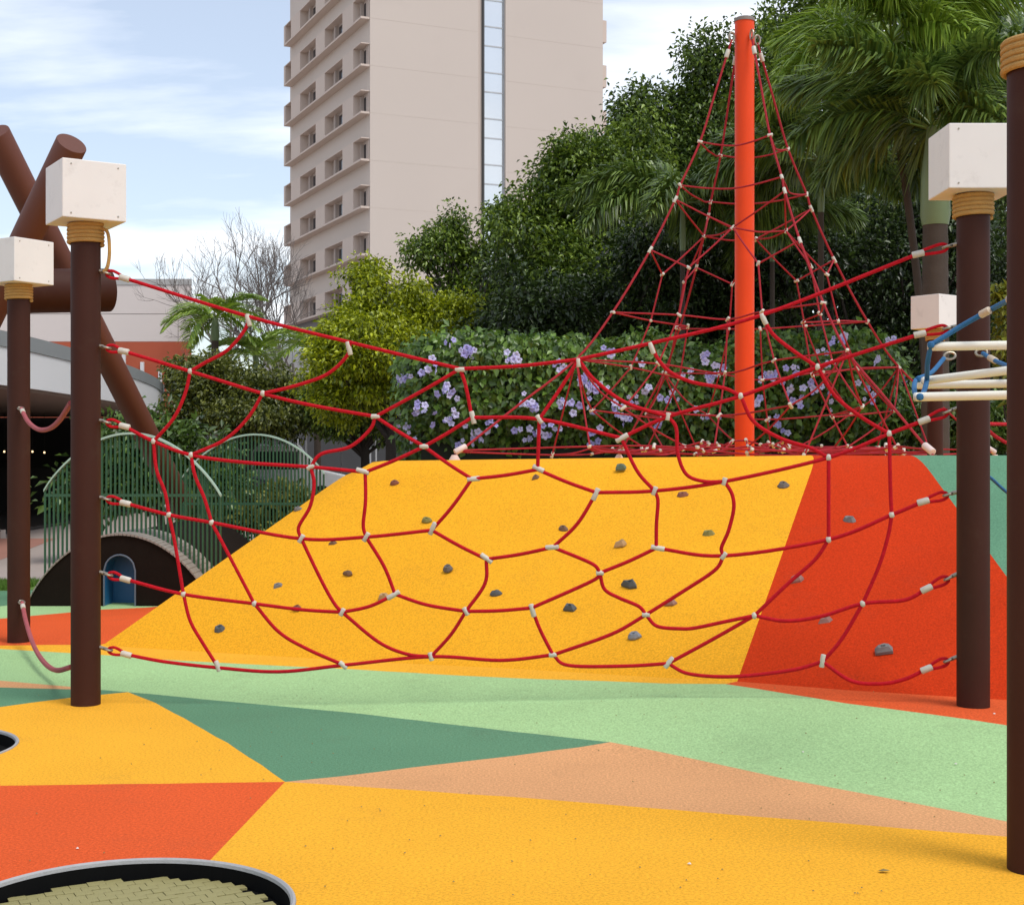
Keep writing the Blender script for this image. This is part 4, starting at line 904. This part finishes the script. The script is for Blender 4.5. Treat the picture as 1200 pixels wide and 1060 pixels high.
for pm in (PET, PET2):
    m = MB()
    for k in range(5):
        a = 2 * math.pi * k / 5; ca, sa = math.cos(a), math.sin(a)
        for (r0, w0, z0, r1, w1, z1) in ((.006, .008, -.01, .032, .026, .010), (.032, .026, .010, .056, .012, .004)):
            m.quad((r0 * ca + w0 * sa, r0 * sa - w0 * ca, z0), (r1 * ca + w1 * sa, r1 * sa - w1 * ca, z1), (r1 * ca - w1 * sa, r1 * sa + w1 * ca, z1), (r0 * ca - w0 * sa, r0 * sa + w0 * ca, z0))
    me = m.mesh('flower'); me.materials.append(pm); fms.append(me)
clus = [(478, 440), (470, 447), (497, 425), (505, 433), (527, 408), (543, 412), (552, 415), (600, 417), (604, 422), (528, 463), (522, 458), (493, 478), (485, 474), (510, 488), (527, 488), (470, 490), (482, 503), (553, 512), (560, 516), (575, 494), (608, 466), (625, 474), (620, 478), (598, 503), (613, 502), (625, 510), (640, 505), (650, 500), (680, 446), (686, 450), (692, 456), (700, 448), (660, 470), (679, 475), (697, 482), (720, 478), (733, 487), (745, 462), (715, 415), (755, 422), (802, 438), (830, 444), (838, 440), (833, 420), (905, 438), (898, 448), (926, 430), (935, 458), (953, 452), (965, 414), (970, 470), (985, 398), (1030, 425), (1010, 455), (1055, 445), (936, 475), (832, 492), (695, 505), (702, 516), (790, 465), (775, 500), (810, 480), (890, 470), (905, 495), (920, 500), (1022, 470), (1040, 400), (760, 455), (655, 425), (540, 520)]
cnt = 0
for (px, py) in clus:
    for _ in range(random.choice((2, 3, 4, 5, 6))):
        if cnt >= 290: break
        x = px + random.gauss(0, 5.5); y = py + random.gauss(0, 5)
        endf = min(1, min(((x - 462) / 65), (1058 - x) / 58)); endf = math.sqrt(max(0, 1 - (1 - max(0, endf)) ** 2)); yy = -1.03 * endf - .14
        p = P3(x, y, 23 + yy); hg = min(1, max(0, (2.2 - p.z) / .75)); p = P3(x, y, 23 + yy + .66 * hg)
        o = link('flower', random.choice(fms), None, hd); o.location = p - O; sc_ = random.uniform(.6, 1.25)
        o.rotation_euler = (R(90) + random.gauss(-.15, .35), random.uniform(0, 6.28), random.gauss(0, .45)); o.scale = (sc_, sc_, sc_); cnt += 1

# palms
def frond_mesh(L_, n, leaf, plume, droop_tip):
    """rachis with leaflets; plume=True sets them all round the rachis"""
    v = []; f = []; rnd = random.random
    def rach(t): return Vector((L_ * (t - .12 * t * t), 0, L_ * (.42 * t - droop_tip * t * t)))
    pts = [rach(i / 14) for i in range(15)]; tb_ = MB().tube(pts, [.022 * (1 - .8 * i / 14) for i in range(15)], 5); v += tb_.v; f += tb_.f
    for i in range(n):
        t = .16 + .84 * (i / n); p = rach(t); d = (rach(min(1, t + .02)) - rach(t - .02)).normalized(); side = Vector((0, 1, 0)); up = side.cross(d) * -1
        k = 5 if plume else 2
        for j in range(k):
            if plume: a = 2 * math.pi * (j + rnd() * .8) / k; s = side * math.cos(a) + up * math.sin(a)
            else: s = side * (1 if j else -1) + up * (.35 + rnd() * .2)
            ll = leaf * (math.sin(math.pi * min(1, .12 + t * .86)) ** .6) * (.8 + .4 * rnd()); e = (s * .85 + d * (.55 + .3 * rnd())).normalized()
            m_ = p + e * ll * .55; q_ = p + e * ll + Vector((0, 0, -.26 * ll * (1 + rnd() * .6))); w = e.cross(Vector((rnd() - .5, rnd() - .5, 1))).normalized() * (.019 if plume else .026)
            b0 = len(v); v += [tuple(p - w * .5), tuple(p + w * .5), tuple(m_ + w), tuple(m_ - w), tuple(q_)]; f += [(b0, b0 + 1, b0 + 2, b0 + 3), (b0 + 3, b0 + 2, b0 + 4)]
    me = bpy.data.meshes.new('frond'); me.from_pydata(v, [], f); return me
PALM = leafmat('palm_leaf', (.055, .112, .018), (.170, .245, .040), .28, .38, .3); PALM2 = leafmat('palm_leaf_bright', (.155, .275, .020), (.30, .40, .045), .3, .4, .2)
TRK = mat('palm_trunk', (.060, .042, .030), .9, .25, 3, .6, 20); SHAFT = mat('crownshaft', (.15, .20, .085), .5, .15, 3)
def palm(label, base, zc, rt0, L_, nf, leaf=.42, plume=True, lm=PALM, n=84, droop_tip=.62, shaft=.9, lean=(0, 0), group='palms', seed=1, rings=True):
    rnd = random.Random(seed); b = Vector(base); t = thing('palm_tree', label, 'palm tree', b, group); hgt = zc - b.z; tp = Vector((lean[0], lean[1], hgt - shaft))
    k = 60; m = MB(); pts = []; rr = []
    for i in range(k + 1):
        u = i / k; pts.append(Vector((lean[0] * u * u, lean[1] * u * u, (hgt - shaft) * u))); rr.append(rt0 * (1.12 - .2 * u) * (1 + (.035 if i % 3 == 0 and rings else 0)))
    m.tube(pts, rr, 16); m.build('trunk', TRK, t, True)
    MB().lathe([(rt0 * .98, -.02), (rt0 * 1.12, .12), (rt0 * 1.05, shaft * .5), (rt0 * .62, shaft), (.02, shaft + .06)], 20, tp).build('crownshaft', SHAFT, t, True)
    ms = [frond_mesh(L_ * s, n, leaf, plume, droop_tip * q_) for s, q_ in ((1, 1), (.92, 1.2), (1.05, .8))]
    for me in ms: me.materials.append(lm)
    for i in range(nf):
        o = link('frond', ms[i % 3], None, t); o.location = tp + Vector((0, 0, shaft - .05)); el = rnd.uniform(-.15, 1.05) if i else 1.1
        o.rotation_euler = (rnd.gauss(0, .15), -el * .75 + .1, i * 2.39996 + rnd.gauss(0, .15))
    return t
palm('foxtail palm with ringed trunk and green crownshaft behind the boxed right post', (*gp0(1096, 20)[:2], 0), P3(0, 150, 20).z, .185, 2.6, 15, .60, lm=PALM, seed=3, shaft=1.35)
palm('foxtail palm with bright drooping fronds above the boxed right post', (*gp0(1092, 21.8)[:2], 0), P3(0, 40, 21.5).z, .06, 2.5, 13, .60, lm=PALM2, seed=5, lean=(-.62, 0))
palm('foxtail palm behind the rope pyramid, right of the mast', (*gp0(962, 24)[:2], 0), P3(0, 185, 24).z, .055, 2.4, 13, .5, seed=9)
palm('foxtail palm behind the rope pyramid, left of the mast', (*gp0(800, 26)[:2], 0), P3(0, 235, 26).z, .05, 2.5, 14, .5, seed=12)
palm('short foxtail palm under the tall ones, right of the mast', (*gp0(905, 27)[:2], 0), P3(0, 250, 27).z, .05, 2.2, 12, .5, seed=21)
palm('tall foxtail palm at the edge beyond the boxless post', (*gp0(1190, 23)[:2], 0), P3(0, 70, 23).z, .06, 2.6, 13, .5, seed=31)
palm('feather palm beside the white hall corner', (*gp0(252, 44)[:2], 0), P3(0, 372, 44).z, .12, 1.75, 15, .6, False, PALM2, 46, .75, .7, group='feather palms', seed=41, rings=False)
palm('small feather palm below the bare tree', (*gp0(300, 45)[:2], 0), P3(0, 415, 45).z, .1, 1.6, 13, .55, False, PALM2, 40, .75, .6, group='feather palms', seed=47, rings=False)
palm('feather palm between the tower foot and the yellow-green tree', (*gp0(372, 42)[:2], 0), P3(0, 405, 42).z, .1, 1.6, 13, .55, False, PALM2, 40, .75, .6, group='feather palms', seed=53, rings=False)

# bare tree
bt = thing('bare_tree', 'leafless grey tree with fine twigs beyond the feather palms', 'tree', gp0(304, 56)); bm_ = MB(); rb = random.Random(5)
def grow(p, d, L_, r, lv):
    segs = 4; pts = [p]; q_ = p.copy(); dd = d.copy()
    for i in range(segs):
        dd = (dd + Vector((rb.gauss(0, .11), rb.gauss(0, .11), rb.gauss(.055, .06)))).normalized(); q_ = q_ + dd * L_ / segs; pts.append(q_.copy())
    bm_.tube(pts, [r * (1 - .38 * i / segs) for i in range(segs + 1)], 6 if r > .03 else 4, cap=False)
    if lv == 0: return
    for k in range(rb.choice((2, 3, 3)) if lv > 1 else 3):
        a = rb.uniform(0, 6.28); sp = rb.uniform(.32, .75); ax = dd.orthogonal().normalized(); ax.rotate(Matrix.Rotation(a, 3, dd)); nd = (dd * math.cos(sp) + ax * math.sin(sp)).normalized(); nd.z += .12
        grow(pts[rb.choice((2, 3, 4, 4))], nd.normalized(), L_ * rb.uniform(.62, .82), r * .63, lv - 1)
grow(Vector((0, 0, -.05)), Vector((-.10, 0, 1)).normalized(), 3.8, .13, 7); nm_ = len(bm_.v)
bm_.build('trunk', mat('bark_grey', (.16, .135, .12), .9, .2, 4), bt, True)
bt2 = thing('bare_tree', 'leafless grey tree leaning towards the tower edge', 'tree', gp0(322, 58)); bm_ = MB(); grow(Vector((0, 0, -.05)), Vector((.12, 0, 1)).normalized(), 3.9, .125, 7); bm_.build('trunk', MATS['bark_grey'], bt2, True)

# ------------------------------------------------------------------ street behind the railings
fw = thing('boundary_wall', 'dark grey boundary wall beyond the parked vehicles', 'wall', ((330 - 600) / FPX * 52, 52, 0))
for i in range(16): MB().box(-14 + i * 1.8, -14 + i * 1.8 + 1.77, 0, .2, -.05, 2.6).build('panel', mat('wall_dark', (.06, .06, .062), .8, .25, .5), fw)
aw = thing('market_awning', 'small white awning on thin posts beyond the railings', 'awning', ((392 - 600) / FPX * 46, 46, 0))
MB().hexa([(-1.1, -1, 2.2), (1.3, -1, 2.2), (1.3, 1, 2.2), (-1.1, 1, 2.2), (-.5, -.3, 2.75), (.7, -.3, 2.75), (.7, .3, 2.75), (-.5, .3, 2.75)]).build('canopy', CW, aw)
for sx in (-1.05, 1.25):
    for sy in (-.95, .95): MB().tube([(sx, sy, -.05), (sx, sy, 2.2)], .03, 8).build('leg', FRM, aw, True)
def vehicle(px, d, label, name, Lx, Hh_, Wd, col, nose, cat, rz):
    t = thing(name, label, cat, ((px - 600) / FPX * d, d, -.05), None, rz); pm = mat('paint_' + name, col, .3, .04, 2, coat=.5); gm = mat('car_glass', (.02, .025, .03), .08, .1)
    prof = [(-Lx / 2, .35), (-Lx / 2, Hh_ * .55), (-Lx / 2 + .06, Hh_ * .93), (-Lx / 2 + .2, Hh_), (Lx / 2 - nose - .5, Hh_), (Lx / 2 - nose, Hh_ * .62), (Lx / 2 - .1, Hh_ * .52), (Lx / 2, Hh_ * .40), (Lx / 2, .35)]
    m = MB(); n = len(prof); m.v += [(x, -Wd / 2, z) for x, z in prof] + [(x, Wd / 2, z) for x, z in prof]; m.f += [tuple(range(n)), tuple(reversed(range(n, 2 * n)))] + [(k, k + n, (k + 1) % n + n, (k + 1) % n) for k in range(n)]
    m.build('body', pm, t, bevel=.05)
    for sy in (-1, 1):
        y = sy * (Wd / 2 + .003)
        for (x0, x1) in ((-Lx / 2 + .35, -.15 * Lx), (-.13 * Lx, Lx / 2 - nose - .55)):
            MB().box(x0, x1, min(y, y + sy * .01), max(y, y + sy * .01), Hh_ * .62, Hh_ * .90).build('window', gm, t)
        for wx in (-Lx * .31, Lx * .31):
            w = MB().tube([(wx, sy * (Wd / 2 - .17), .32), (wx, sy * (Wd / 2 + .02), .32)], .32, 20).build('wheel', mat('tyre', (.015, .015, .015), .85), t, True)
            MB().tube([(wx, sy * (Wd / 2 + .021), .32), (wx, sy * (Wd / 2 + .03), .32)], .19, 16).build('rim', STEEL, w, True)
        MB().box(Lx / 2 - .08, Lx / 2 + .012, sy * Wd * .36 - .15, sy * Wd * .36 + .15, Hh_ * .36, Hh_ * .44).build('headlight', mat('lens', (.7, .7, .68), .15), t)
    return t
vehicle(322, 40, 'white panel van parked beyond the second arched railing', 'parked_van', 4.2, 1.75, 1.8, (.72, .73, .74), .9, 'van', R(8))
vehicle(262, 39, 'dark grey hatchback parked beside the white van', 'parked_car', 2.9, 1.5, 1.7, (.05, .052, .06), .9, 'car', R(4))

# small litter on the floor
deb = random.Random(3)
lm_ = mat('dry_leaf', (.20, .15, .05), .9, .3, 30); lm2 = mat('pale_chip', (.6, .56, .5), .8)
bits = [(1035, 1022, 1), (1120, 896, 0), (941, 882, 0), (808, 1013, 0), (91, 995, 0), (588, 829, 2), (925, 932, 2), (973, 942, 2), (118, 889, 2), (154, 896, 2), (257, 880, 2), (182, 821, 2), (75, 799, 2), (1095, 958, 2), (915, 901, 2), (330, 887, 2), (366, 872, 2), (953, 1045, 2), (1165, 837, 0), (705, 760 + 62, 2), (480, 985, 2), (600, 1010, 2), (390, 995, 2)]
bits += [(deb.uniform(20, 1170), deb.uniform(800, 1050), 2) for _ in range(90)]
lt = thing('leaf_litter', 'scattered tiny dry leaves and pale chips lying on the rubber floor', 'litter'); del lt['label'], lt['category']; lt['kind'] = 'stuff'
for (px, py, kd) in bits:
    p = G(px, py); m = MB(); n = 5; s = (.010, .017, .006)[kd]; a0 = deb.uniform(0, 6.28)
    m.v = [(s * (1.6 if kd == 1 else 1) * math.cos(a0 + 6.283 * k / n) * deb.uniform(.5, 1), s * math.sin(a0 + 6.283 * k / n) * deb.uniform(.4, 1), .004 + deb.uniform(0, .35) * s) for k in range(n)] + [(0, 0, .006 + .5 * s)]
    m.f = [(k, (k + 1) % n, n) for k in range(n)]; m.build('dry_leaf', lm2 if kd == 0 else lm_, lt, loc=p)
